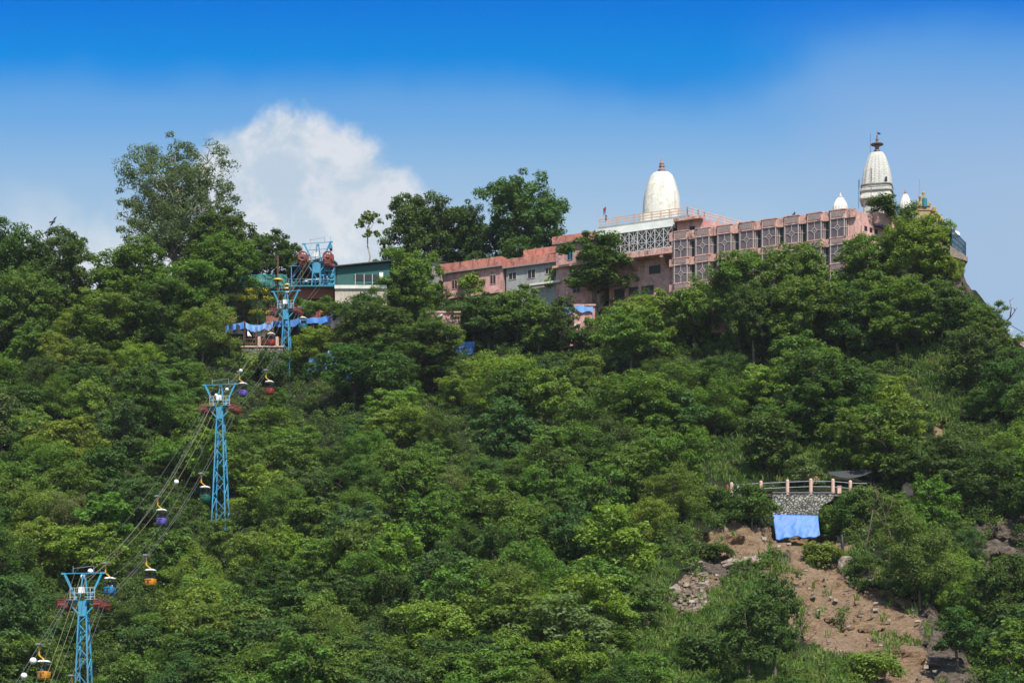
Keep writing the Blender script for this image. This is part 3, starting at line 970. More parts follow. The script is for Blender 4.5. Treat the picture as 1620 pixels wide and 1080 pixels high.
def low_house(name, label, pxa, pxb, rt, rb, par, wall, wins, depth=9, y=0.0, extra=None, wr=None, cat='building'):
    """parapet from row rt to rb at its left end; wins are (px0, px1, row0, row1)"""
    xa, xb = FF.x(pxa, y), FF.x(pxb, y)
    zt, zb = FF.z(pxa, rt, y), FF.z(pxa, rb, y)
    root, off = FF.thing(name, (xa + xb) / 2, y + 4, 94, label, cat)
    w = MB(); w.box(xa + 0.55, xb - 0.05, y + 0.6, y + depth, 90, zb - 0.001); w.build('wall', wall, root, off)
    p = MB(); p.box(xa, xb, y, y + depth, zb, zt); p.build('parapet', par, root, off)
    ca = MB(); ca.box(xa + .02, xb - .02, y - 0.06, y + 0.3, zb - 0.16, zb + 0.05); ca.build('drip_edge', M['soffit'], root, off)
    for k, (a, b, r0, r1, fm) in enumerate(wins):
        x0, x1 = FF.x(a, y + .6), FF.x(b, y + .6)
        z1, z0 = FF.z(a, r0, y + .6), FF.z(a, r1, y + .6)
        fr = MB()
        for q in (((x0, z0), (x1, z0)), ((x1, z0), (x1, z1)), ((x1, z1), (x0, z1)), ((x0, z1), (x0, z0)), (((x0 + x1) / 2, z0), ((x0 + x1) / 2, z1))):
            fr.bar((q[0][0], y + .56, q[0][1]), (q[1][0], y + .56, q[1][1]), 0.09)
        wn = fr.build('window', fm, root, off)
        pa = MB(); pa.box(x0, x1, y + .585, y + .8, z0, z1); pa.build('pane', M['dark'], wn, off)
    if extra: extra(root, off)
    return root

def shikhara(name, label, px, D, body, mat_, cap_prof, cap_mat, fn=None, sq=3.0, n=40, ribs=20, rib=0.03, plinth=None, base_z=108, cat='temple spire'):
    """body: list of (half width in px, row); cap_prof the same for the finial"""
    k = D / F
    X = (px - CX) * k
    z = lambda row: CAMZ + (HOR - row) * k
    root = empty(name, (X, D, base_z), R(-14), label, cat)
    rot = 0.0
    b = MB(); b.lathe([(w * k * 0.985, z(r) - base_z) for (w, r) in body], n, sq=sq, ribs=ribs, rib=rib)
    ob = b.build('spire_body', mat_, root, (0, 0, 0), smooth=False)
    c = MB(); c.lathe([(w * k, z(r) - base_z) for (w, r) in cap_prof], 16)
    c.build('finial', cap_mat, root, smooth=True)
    if plinth:
        pl = MB(); pl.lathe([(w * k * 0.99, z(r) - base_z) for (w, r) in plinth], 32, sq=8)
        pl.build('plinth', mat_, root)
    if fn: fn(root, lambda r: z(r) - base_z, k)
    return root

build_long_hall()
build_lattice_hall()
def chimney_lump(root, off):
    m = MB(); y = 3.0
    xa, xb = FF.x(828, y), FF.x(884, y)
    m.box(xa, xb, y, y + 5, FF.z(828, 412, y), FF.z(828, 396, y))
    m.build('upper_parapet', M['salmon'], root, off)
def ledge(pa, pb, r0, r1, mat_, nm='ledge'):
    def fn(root, off):
        m = MB(); m.box(FF.x(pa, -.4), FF.x(pb, -.4), -0.5, 0.7, FF.z(pa, r1, -.4), FF.z(pa, r0, -.4)); m.build(nm, mat_, root, off)
    return fn
def many(*fns):
    def fn(root, off):
        for f in fns: f(root, off)
    return fn
low_house('ridge_house', 'low pink house with salmon parapet and two dark windows', 695, 794, 418.5, 432.5, M['salmon'], M['pinkwall'],
          [(715, 723.5, 444, 457.5, M['pinkwall']), (775.5, 784.5, 435.5, 450, M['pinkwall'])],
          extra=many(ledge(700, 793, 470, 474, M['bandpink']), ledge(690, 740, 505, 509, M['white']), ledge(700, 790, 520, 545, M['pinkwall'], 'lower_wall')))
low_house('ridge_house', 'low grey cement house with salmon parapet beside the pink blocks', 794.5, 883, 411, 424, M['salmon'], M['greywall'],
          [(805, 817, 432, 443, M['frame']), (835, 847, 427, 441, M['frame']), (863, 873, 424, 434, M['frame'])], y=0.35,
          extra=many(chimney_lump, ledge(838, 886, 449, 452, M['white']), ledge(830, 890, 500, 540, M['pinkwall'], 'lower_wall')))
low_house('ridge_house', 'taller pink block with salmon parapet and a blue-framed window', 873.5, 946, 375, 386, M['salmon'], M['pinkwall'],
          [(898, 906, 397, 411.5, M['blue']), (906, 918, 452, 464, M['pinkwall'])], y=-0.3,
          extra=many(ledge(874, 925, 421, 424.5, M['bandpink']), ledge(886, 945, 487, 498, M['tarp'], 'blue_cover'), ledge(888, 940, 505, 530, M['pinkwall'], 'lower_wall'), ledge(884, 930, 517, 519, M['white'])))

# small cream house at the left end of the row
y_ = 2.5
xa, xb = FF.x(679, y_), FF.x(697, y_)
root, off = FF.thing('cream_hut', (xa + xb) / 2, y_ + 3, 95, 'small cream hut with a dark tin roof beside the low pink house', 'building')
m = MB(); m.box(xa, xb, y_, y_ + 6, 90, FF.z(685, 416, y_)); m.build('wall', M['cream'], root, off)
m = MB(); zr = FF.z(685, 415.5, y_); m.add([(xa - .5, y_ - .4, zr + .5), (xb + 1.6, y_ - .4, zr - .55), (xb + 1.6, y_ + 6, zr - .55), (xa - .5, y_ + 6, zr + .5), (xa - .5, y_ - .4, zr + .65), (xb + 1.6, y_ - .4, zr - .4), (xb + 1.6, y_ + 6, zr - .4), (xa - .5, y_ + 6, zr + .65)],
    [(0, 3, 2, 1), (4, 5, 6, 7), (0, 1, 5, 4), (1, 2, 6, 5), (2, 3, 7, 6), (3, 0, 4, 7)]); m.build('roof', M['tin'], root, off)
m = MB(); m.box(FF.x(689, y_), FF.x(694, y_), y_ - .04, y_ + .1, FF.z(690, 428, y_), FF.z(690, 421, y_)); m.build('window', M['soffit'], root, off)
m = MB(); m.box(xa, xb, y_ - .5, y_ + .2, 90, FF.z(685, 436, y_)); m.build('lower_wall', M['greywall'], root, off)
m = MB(); m.box(xa - 1, xb + 2, y_ - .9, y_ - .52, FF.z(685, 474, y_), FF.z(685, 464, y_)); m.build('window', M['dark'], root, off)

# white shikhara over the gallery hall
shikhara('temple_spire', 'smooth white temple spire rising behind the railed roof terrace', 1047, 424,
         [(30, 345), (30, 336), (29.3, 324), (28.2, 314), (26.2, 304), (23.5, 294.5), (20.2, 284.5), (17.6, 279), (13.6, 275.2), (10, 274.2)],
         M['spirewhite'],
         [(6.0, 274.5), (6.2, 273.2), (4.3, 272), (5.8, 270), (6.0, 268.5), (3.6, 266.5), (3.4, 265.3), (4.8, 264), (4.8, 262.8), (2.6, 261.5), (4.0, 260), (4.0, 258.8), (2.4, 257), (1.6, 254), (1.1, 252.6), (0.9, 251), (0.2, 249)],
         M['pinkcap'], sq=2.6, n=48, ribs=0, plinth=[(32, 430), (32, 345)], base_z=112)

def big_extras(root, z, k):
    w = MB(); w.box(14.6 * k, 17.8 * k, -24.5 * k, -22.6 * k, z(295.3), z(288))
    w.build('niche', M['dark'], root)
    b = MB(); b.lathe([(24.5 * k, z(302)), (24.5 * k, z(300.4))], 32, sq=5); b.lathe([(25.0 * k, z(297.5)), (25.0 * k, z(296))], 32, sq=5); b.lathe([(26 * k, z(307.5)), (26 * k, z(306))], 32, sq=6)
    b.build('moulding', plain('grey_stone_moulding', (0.34, 0.33, 0.30), 0.8), root)
    d = MB(); d.lathe([(2 * k, z(229.6)), (10 * k, z(229.2)), (10 * k, z(228.3)), (2 * k, z(227.6))], 20); d.build('disc', M['spirecap'], root)
    f = MB(); f.tube([(0, 0, z(222)), (0.05, 0, z(208))], 0.05)
    f.build('flag_pole', M['spirecap'], root)
    g = MB(); g.sheet(lambda u, v: (0.06 + u * 0.55, 0.05 * math.sin(u * 6), z(209.5) - v * 0.35 - u * 0.15), 5, 2, 0.03); g.build('flag', M['black'], root)
    t = MB(); t.tube([(-9.7 * k, -1, z(243)), (-9.7 * k, -1, z(214))], 0.045); t.build('lightning_rod', M['spirecap'], root)
shikhara('temple_spire', 'tall carved grey-white temple spire with a purple finial and flag', 1387.5, 409,
         [(24.2, 303), (24.2, 294.5), (23.6, 288), (22.7, 281), (21.3, 273), (19, 264), (17.0, 257.5), (14.3, 250), (10.2, 243.2), (8, 242.4)],
         M['spirestone'],
         [(5, 242.6), (5.2, 240), (5.0, 238.5), (3.4, 236.5), (2.8, 234), (4.2, 232.5), (4.2, 231), (2.6, 229), (3.4, 227), (2.0, 225), (1.6, 223.5), (2.4, 222), (2.2, 220), (1.0, 218), (1.3, 216), (0.6, 214), (0.3, 211)],
         M['spirecap'], fn=big_extras, sq=3.4, n=40, ribs=20, rib=0.045, plinth=[(20.5, 420), (20.5, 319.5), (26.5, 319.5), (26.3, 317), (23.8, 309.5), (23.8, 308), (24.6, 307), (24.6, 303)], base_z=110)

def dome(px, row0, row1, hw, D, label, mat_, gold=False, cap=None):
    k = D / F
    h = row0 - row1
    body = [(hw, row0 + 30), (hw, row0), (hw * .95, row0 - .12 * h), (hw * .82, row0 - .28 * h), (hw * .66, row0 - .42 * h), (hw * .50, row0 - .55 * h), (hw * .36, row0 - .64 * h), (hw * .2, row0 - .68 * h)]
    fin = [(hw * .16, row0 - .67 * h), (hw * .28, row0 - .72 * h), (hw * .25, row0 - .76 * h), (hw * .12, row0 - .80 * h), (hw * .16, row0 - .85 * h), (hw * .05, row0 - .92 * h), (hw * .02, row1)]
    return shikhara('small_dome', label, px, D, body, mat_, fin, cap or mat_, sq=3.2, n=32, ribs=16, rib=0.05, base_z=112, cat='dome')
dome(1329.5, 328.5, 304.5, 12, 410, 'small white pointed dome above the roof of the long pink hall', M['white'])
dome(1432.5, 325, 298.5, 9.5, 412, 'small white dome with pink finial right of the tall carved spire', M['white'], cap=M['pinkcap'])
dome(1406.5, 326, 302, 8, 404, 'small ochre and white dome at the foot of the tall carved spire', plaster('ochre_white_shrine', (0.60, 0.52, 0.38), (0.45, 0.26, 0.06, 1), 0.9))
# ------------------------------------------------------------------ right end: gilded gateway, cage, walls, masts
def gateway():
    D = 402; k = D / F
    X = lambda px: (px - CX) * k
    Z = lambda row: CAMZ + (HOR - row) * k
    root = empty('gilded_gateway', (X(1459), D, 112), 0, 'ochre gilded temple gateway with an arched niche at the cliff top', 'gateway')
    off = (X(1459), D, 112)
    g = MB()
    # stepped silhouette with an arch
    prof = [(1447, 342), (1447, 333), (1450, 330), (1451, 322), (1455, 319), (1456, 313), (1459, 311), (1461, 307.5), (1463, 311), (1466, 314), (1466.5, 321), (1470, 326), (1471, 333), (1474, 337), (1474, 420), (1447, 420)]
    vs = [(X(a), D - 0.5, Z(b)) for a, b in prof] + [(X(a), D + 1.2, Z(b)) for a, b in prof]
    n = len(prof)
    g.add(vs, [tuple(range(n - 1, -1, -1)), tuple(range(n, 2 * n))] + [(i, (i + 1) % n, (i + 1) % n + n, i + n) for i in range(n)])
    for a, b in ((1447.5, 331), (1451, 320), (1455.5, 312), (1470.5, 323), (1474, 335), (1461, 306)):
        g.ball((X(a), D, Z(b)), 0.28, 8, 5, 1, 1, 1.5)
    g.build('arch', plaster('ochre_carving', (0.33, 0.245, 0.11), (0.16, 0.19, 0.20, 1), 0.95, 1.2, (0.36, 0.33, 0.28, 1)), root, off)
    m = MB(); m.lathe([(0.45, Z(329)), (0.45, Z(316)), (0.30, Z(314)), (0.02, Z(312.6))], 12, c=(X(1462), D - 0.45)); m.build('niche', M['teal'], root, off)
    m = MB(); m.box(X(1447), X(1474), D - .62, D - .5, Z(334), Z(333)); m.box(X(1449), X(1472), D - .66, D - .5, Z(327.5), Z(326.8)); m.build('cornice', M['gold'], root, off)
    root = empty('gilded_parapet', (X(1481), D - 1, 112), 0, 'stepped pinkish wall with ochre ornaments running down to the cage', 'wall')
    off = (X(1481), D - 1, 112)
    w = MB()
    pr = [(1472, 352), (1472, 336), (1480, 341), (1490, 352), (1498, 362), (1498, 410), (1472, 410)]
    vs = [(X(a), D - 1.2, Z(b)) for a, b in pr] + [(X(a), D + .8, Z(b)) for a, b in pr]; n = len(pr)
    w.add(vs, [tuple(range(n - 1, -1, -1)), tuple(range(n, 2 * n))] + [(i, (i + 1) % n, (i + 1) % n + n, i + n) for i in range(n)])
    w.build('wall', M['pink'], root, off)
    for a, b, s in ((1475, 334, 0.5), (1476, 331, .35), (1479, 338, .42), (1483, 343, .38), (1488, 348, .34)):
        m = MB(); m.lathe([(s, Z(b + 4)), (s * 1.1, Z(b + 2)), (s * .6, Z(b + 1)), (s * .75, Z(b)), (s * .2, Z(b - 2.2)), (.03, Z(b - 5))], 10, c=(X(a), D - 1)); m.build('ornament', M['gold'], root, off)
    m = MB()
    vs = [(X(1480), D - 2.4, Z(353)), (X(1493), D - 2.4, Z(360)), (X(1499), D - 1.6, Z(369)), (X(1484), D - 1.6, Z(362))]
    m.add(vs + [(p[0], p[1] + .3, p[2] - .12) for p in vs], [(3, 2, 1, 0), (4, 5, 6, 7), (0, 1, 5, 4), (1, 2, 6, 5), (2, 3, 7, 6), (3, 0, 4, 7)])
    o = m.build('teal_awning', M['teal']); o.data.name = 'awning'; o.name = 'awning'
    tag(o, 'small teal cloth awning below the ochre ornaments', 'awning')
    # netted cage on the cliff edge
    D = 391; k = D / F
    root = empty('netted_cage', (X(1515), D, Z(410)), 0, 'dark blue netted steel cage perched on the cliff edge', 'cage')
    off = (X(1515), D, Z(410))
    A = [(X(1499), D - 3.5), (X(1525), D - 1.5), (X(1527), D + 2.5), (X(1502), D + 3)]
    fr = MB(); tops = [Z(371), Z(388), Z(387), Z(370)]; bot = [Z(398), Z(411), Z(410), Z(398)]
    for i in range(4):
        j = (i + 1) % 4
        for s in range(5):
            t = s / 4
            p = Vector((A[i][0] * (1 - t) + A[j][0] * t, A[i][1] * (1 - t) + A[j][1] * t, 0))
            zb, zt = bot[i] * (1 - t) + bot[j] * t, tops[i] * (1 - t) + tops[j] * t
            fr.bar(p + Vector((0, 0, zb)), p + Vector((0, 0, zt)), 0.09)
        for q in (0, .33, .66, 1):
            fr.bar((A[i][0], A[i][1], bot[i] * (1 - q) + tops[i] * q), (A[j][0], A[j][1], bot[j] * (1 - q) + tops[j] * q), 0.09)
    fr.build('frame', plain('dark_blue_steel', (0.03, 0.06, 0.09), 0.5), root, off)
    nt = MB()
    B = [(a * .985 + X(1513) * .015, b) for a, b in A]
    nt.prism([(p[0], p[1]) for p in B], [z + .1 for z in bot], [z - .08 for z in tops])
    nm, T, bs, out = material('blue_mesh_net')
    bs.inputs['Base Color'].default_value = (0.03, 0.07, 0.10, 1); bs.inputs['Roughness'].default_value = 0.8
    tp = T.new('ShaderNodeBsdfTransparent'); mx = T.new('ShaderNodeMixShader'); mx.inputs[0].default_value = 0.62
    T.link(tp.outputs[0], mx.inputs[1]); T.link(bs.outputs[0], mx.inputs[2]); T.link(mx.outputs[0], out.inputs[0])
    nt.build('netting', nm, root, off)
    m = MB(); m.lathe([(1.5, Z(377)), (1.45, Z(372)), (0.9, Z(369)), (.2, Z(368.2))], 14, c=(X(1503.5), D - 1))
    o = m.build('water_tank', M['shell']); tag(o, 'white rounded water tank behind the netted cage', 'water tank')
    sl = MB(); sl.prism([(A[0][0] - .3, A[0][1] - .3), (A[1][0] + .3, A[1][1] - .3), (A[2][0] + .3, A[2][1]), (A[3][0], A[3][1])], [Z(414), Z(418), Z(418), Z(414)], [b - .01 for b in bot])
    sl.build('floor_slab', M['rock'], root, off)
gateway()

def mast(name, px, r0, r1, D, rad, mat_, label, extras=None):
    p, q = px_pt(px, r0, D), px_pt(px, r1, D)
    root = empty(name, p, 0, label, 'mast')
    m = MB(); m.tube([p, q], rad); m.build('pole', mat_, root, p)
    if extras: extras(root, p, q)
    return root
def yagi(root, p, q):
    m = MB()
    for t, w in ((.62, 1.0), (.7, .8), (.78, .9), (.86, .6)):
        c = p.lerp(q, t); m.bar(c - Vector((w / 2, .1, 0)), c + Vector((w / 2, .1, .25)), 0.06); m.bar(c, c + Vector((.1, -.3, .9)), .05)
    m.build('antenna', M['steel'], root, p)
mast('antenna_mast', 1378, 330, 266, 400, 0.07, M['pinkcap'], 'pinkish antenna mast in front of the tall carved spire', yagi)
mast('antenna_mast', 1358.5, 330, 285, 402, 0.06, M['teal'], 'thin dark antenna mast left of the tall carved spire', yagi)
mast('lightning_mast', 1455, 330, 284, 408, 0.05, M['steel'], 'thin bare lightning mast above the gilded gateway')

# crow on the long hall's parapet
def crow():
    x = FF.x(1256.5, -0.5); p = FF.w(x, -0.5, 120.17)
    m = MB(); m.ball((p.x, p.y, p.z + .28), .26, 8, 6, .7, .8, 1.0); m.ball((p.x + .08, p.y, p.z + .55), .13, 8, 5); m.tube([(p.x - .1, p.y, p.z + .3), (p.x - .45, p.y, p.z + .02)], [.12, .04]); m.tube([(p.x + .17, p.y, p.z + .55), (p.x + .33, p.y, p.z + .52)], [.05, .01])
    m.tube([(p.x, p.y, p.z), (p.x, p.y, p.z + .2)], .03)
    tag(m.build('perched_crow', M['black'], smooth=True), 'black crow perched on the long pink hall\'s parapet', 'bird')
crow()

# red flag on the roof terrace corner
def red_flag():
    p = FF.w(FF.x(957.5, -.2), -.2, FF.z(957.5, 352, -.2))
    q = p + Vector((0.1, 0, 2.95))
    root = empty('temple_flag', p, 0, 'dark red pennant on a short pole at the roof terrace corner', 'flag')
    m = MB(); m.tube([p, q], .04); m.build('pole', M['black'], root, p)
    m = MB(); m.sheet(lambda u, v: (q.x - .05 - u * .42 * (1 - 0.2 * v), q.y + .06 * math.sin(u * 7), q.z - .1 - v * 1.5 * (0.35 + .65 * u) - .3 * u), 5, 6, .03); m.build('cloth', M['flagred'], root, p)
    m = MB(); m.sheet(lambda u, v: (q.x - .1 + u * .32, q.y - .1 + .05 * math.sin(v * 8), q.z - 1.65 - v * .9), 3, 5, .03); m.build('streamer', M['black'], root, p)
red_flag()

# flying kite bird
def kite():
    p = px_pt(84, 351, 380)
    m = MB()
    m.ball(p, .2, 8, 6, 1.9, 1, .8)
    m.add([(p.x - .1, p.y, p.z + .05), (p.x + .25, p.y, p.z + .05), (p.x + .5, p.y + .1, p.z + .75), (p.x + .15, p.y + .1, p.z + .7), (p.x + .62, p.y + .2, p.z + 1.0),
           (p.x - .1, p.y, p.z - .02), (p.x + .2, p.y, p.z - .02), (p.x + .5, p.y + .12, p.z + .7), (p.x + .15, p.y + .12, p.z + .64)], [(0, 1, 2, 3), (3, 2, 4), (8, 7, 6, 5), (0, 3, 8, 5), (1, 6, 7, 2), (0, 5, 6, 1), (2, 7, 4), (8, 3, 4), (7, 8, 4)])
    m.add([(p.x - .12, p.y, p.z), (p.x + .22, p.y, p.z), (p.x - .25, p.y + .05, p.z - .55), (p.x - .5, p.y + .05, p.z - .5), (p.x - .7, p.y + .1, p.z - .62), (p.x - .12, p.y, p.z - .07), (p.x + .2, p.y, p.z - .07), (p.x - .25, p.y + .06, p.z - .6)], [(0, 3, 2, 1), (3, 4, 2), (5, 6, 7), (1, 2, 7, 6), (0, 1, 6, 5), (3, 0, 5), (4, 3, 5, 7)])
    m.tube([p + Vector((-.3, 0, -.02)), p + Vector((-.62, 0, -.1))], [.1, .16])
    tag(m.build('flying_bird', M['black']), 'small black bird soaring in the sky above the left trees', 'bird')
kite()

# ------------------------------------------------------------------ cable car: towers
D1, D2, D3, D4 = 277.0, 346.0, 418.0, 429.0
def tower(px, row_head, row_base, D, rot, label, extra_lamps=True, s=1.0, fat=1.0):
    """row_head: row of the cross arm's beam"""
    top = px_pt(px, row_head, D)
    base_z = px_pt(px, row_base, D).z
    root = empty('cable_car_tower', (top.x, top.y, base_z), rot, label, 'pylon', 'blue cable car pylons')
    H = top.z - base_z
    hh = 1.75 * s
    Hm = H - hh
    wt, wb = 0.48 * s * fat, (0.48 + 0.036 * H) * s * fat
    lat = MB()
    def wz(z): return wb + (wt - wb) * z / Hm
    cs = ((-1, -1), (1, -1), (1, 1), (-1, 1))
    for a, b in cs: lat.bar((a * wb, b * wb, -1), (a * wt, b * wt, Hm + 0.2), 0.17 * s)
    z = 0.0; k = 0
    zs = [0.0]
    while zs[-1] < Hm - 0.4: zs.append(min(Hm, zs[-1] + max(1.0, wz(zs[-1]) * 2.2)))
    for i in range(len(zs) - 1):
        za, zb = zs[i], zs[i + 1]
        a, b = wz(za), wz(zb)
        for j in range(4):
            p, q = cs[j], cs[(j + 1) % 4]
            if i % 2: p, q = q, p
            lat.bar((p[0] * a, p[1] * a, za), (q[0] * b, q[1] * b, zb), 0.095 * s)
    lat.build('mast', M['blue'], root)
    hd = MB()
    hd.add([(-wt - .02, -wt - .02, Hm), (wt + .02, -wt - .02, Hm), (wt + .02, wt + .02, Hm), (-wt - .02, wt + .02, Hm), (-wt * 1.15, -wt, H), (wt * 1.15, -wt, H), (wt * 1.15, wt, H), (-wt * 1.15, wt, H)],
           [(0, 3, 2, 1), (4, 5, 6, 7), (0, 1, 5, 4), (1, 2, 6, 5), (2, 3, 7, 6), (3, 0, 4, 7)])
    hd.build('mast_head', M['blue'], root)
    ca = MB()
    L = 2.25 * s
    ca.bar((-L, -.25, H), (L, -.25, H), .34 * s, .3 * s); ca.bar((-L, .25, H + .02), (L, .25, H + .02), .2 * s, .25 * s)
    for sg in (-1, 1):
        ca.bar((sg * wt, -wt - .05, H - 1.5 * s), (sg * 1.75 * s, -.3, H - .12), .15 * s)          # knee brace
        ca.bar((sg * 0.75 * s, -.2, H + .1), (sg * 2.35 * s, -.2, H + 3.45 * s), .24 * s)          # raking arm
        ca.bar((sg * 2.15 * s, -.2, H + 3.45 * s), (sg * 2.75 * s, -.2, H + 3.5 * s), .3 * s, .22 * s)
        ca.bar((sg * 0.55 * s, .1, H + .1), (sg * 0.12 * s, .1, H + 3.4 * s), .16 * s)              # inner A-frame
        ca.bar((sg * 1.3 * s, -.2, H + 1.3 * s), (sg * 0.45 * s, .1, H + 0.9 * s), .08 * s)
    ca.bar((-1.9 * s, -.2, H + 2.35 * s), (1.9 * s, -.2, H + 2.35 * s), .08 * s) if s > 1.05 else None
    ca.bar((-2.4 * s, -.2, H + 3.5 * s), (2.4 * s, -.2, H + 3.5 * s), .09 * s)
    ca.build('cross_arm', M['blue'], root)
    pf = MB()
    for sg in (-1, 1):
        for xx in (1.55, 1.0): pf.bar((sg * xx * s, -.5, H), (sg * xx * s, -.5, H + 1.7 * s), .06)
        for hz in (.6, 1.1, 1.7): pf.bar((sg * 1.6 * s, -.5, H + hz * s), (sg * .2, -.5, H + hz * s), .055)
        pf.box(min(sg * .5, sg * 2.1) * s, max(sg * .5, sg * 2.1) * s, -.9, .9, H + .18, H + .22)
    pf.build('work_platform', M['lattice'], root)
    for sg in (-1, 1):
        b = MB()
        x0, x1 = sorted((sg * 1.75 * s, sg * 2.75 * s))
        for yy in np.linspace(-1.6, 1.4, 5):
            b.box(x0, x1, yy - .12, yy + .12, H - .85 * s, H - .05)
        b.box(x0 + .1, x1 - .1, -1.9, 1.9, H - .55 * s, H - .35 * s)
        b.bar((x0, -1.9, H - .8 * s), (x0, 1.9, H - .2 * s), .1); b.bar((x1, -1.9, H - .8 * s), (x1, 1.9, H - .2 * s), .1)
        for hz in (.1, .5): b.bar((x1, -1.9, H + hz), (x1, 1.9, H + hz), .05); b.bar((x0, -1.9, H + hz), (x1, -1.9, H + hz), .05)
        for yy in (-1.9, 0, 1.9): b.bar((x1, yy, H - .4), (x1, yy, H + .5), .05)
        so_ = b.build('sheave_assembly', M['red'], root)
        wl = MB()
        for yy in (-1.4, -.5, .5, 1.4):
            wl.tube([(sg * 2.25 * s - .06, yy, H - .02), (sg * 2.25 * s + .06, yy, H - .02)], .26 * s, 12)
        wl.build('sheave_wheel', M['black'], so_)
    bx = MB(); bx.box(-.38 * s, .38 * s, -.95, -.6, H + 1.0 * s, H + 1.75 * s); bx.build('signal_box', M['shell'], root)
    tf = MB()
    for sg in (-1, 1): tf.bar((sg * 1.3 * s, -.1, H + 3.5 * s), (sg * 1.3 * s, -.1, H + 4.4 * s), .06)
    tf.bar((-1.3 * s, -.1, H + 4.1 * s), (1.3 * s, -.1, H + 4.4 * s), .05)
    tf.build('top_frame', M['steel'], root)
    return root
T1 = tower(132.5, 952, 1112, D1, R(-8), 'blue lattice cable car pylon nearest the bottom left corner of the photo')
T2 = tower(349, 645, 835, D2, R(-10), 'tall blue lattice cable car pylon standing mid slope, its base in the trees')
T3 = tower(453, 491, 606, D3, R(-10), 'blue lattice cable car pylon in front of the tarpaulin stalls')
T4 = tower(502.5, 417, 468, D4, R(-14), 'blue lattice cable car pylon built into the upper station', s=1.1, fat=1.35)
T4["group"] = T1["group"]

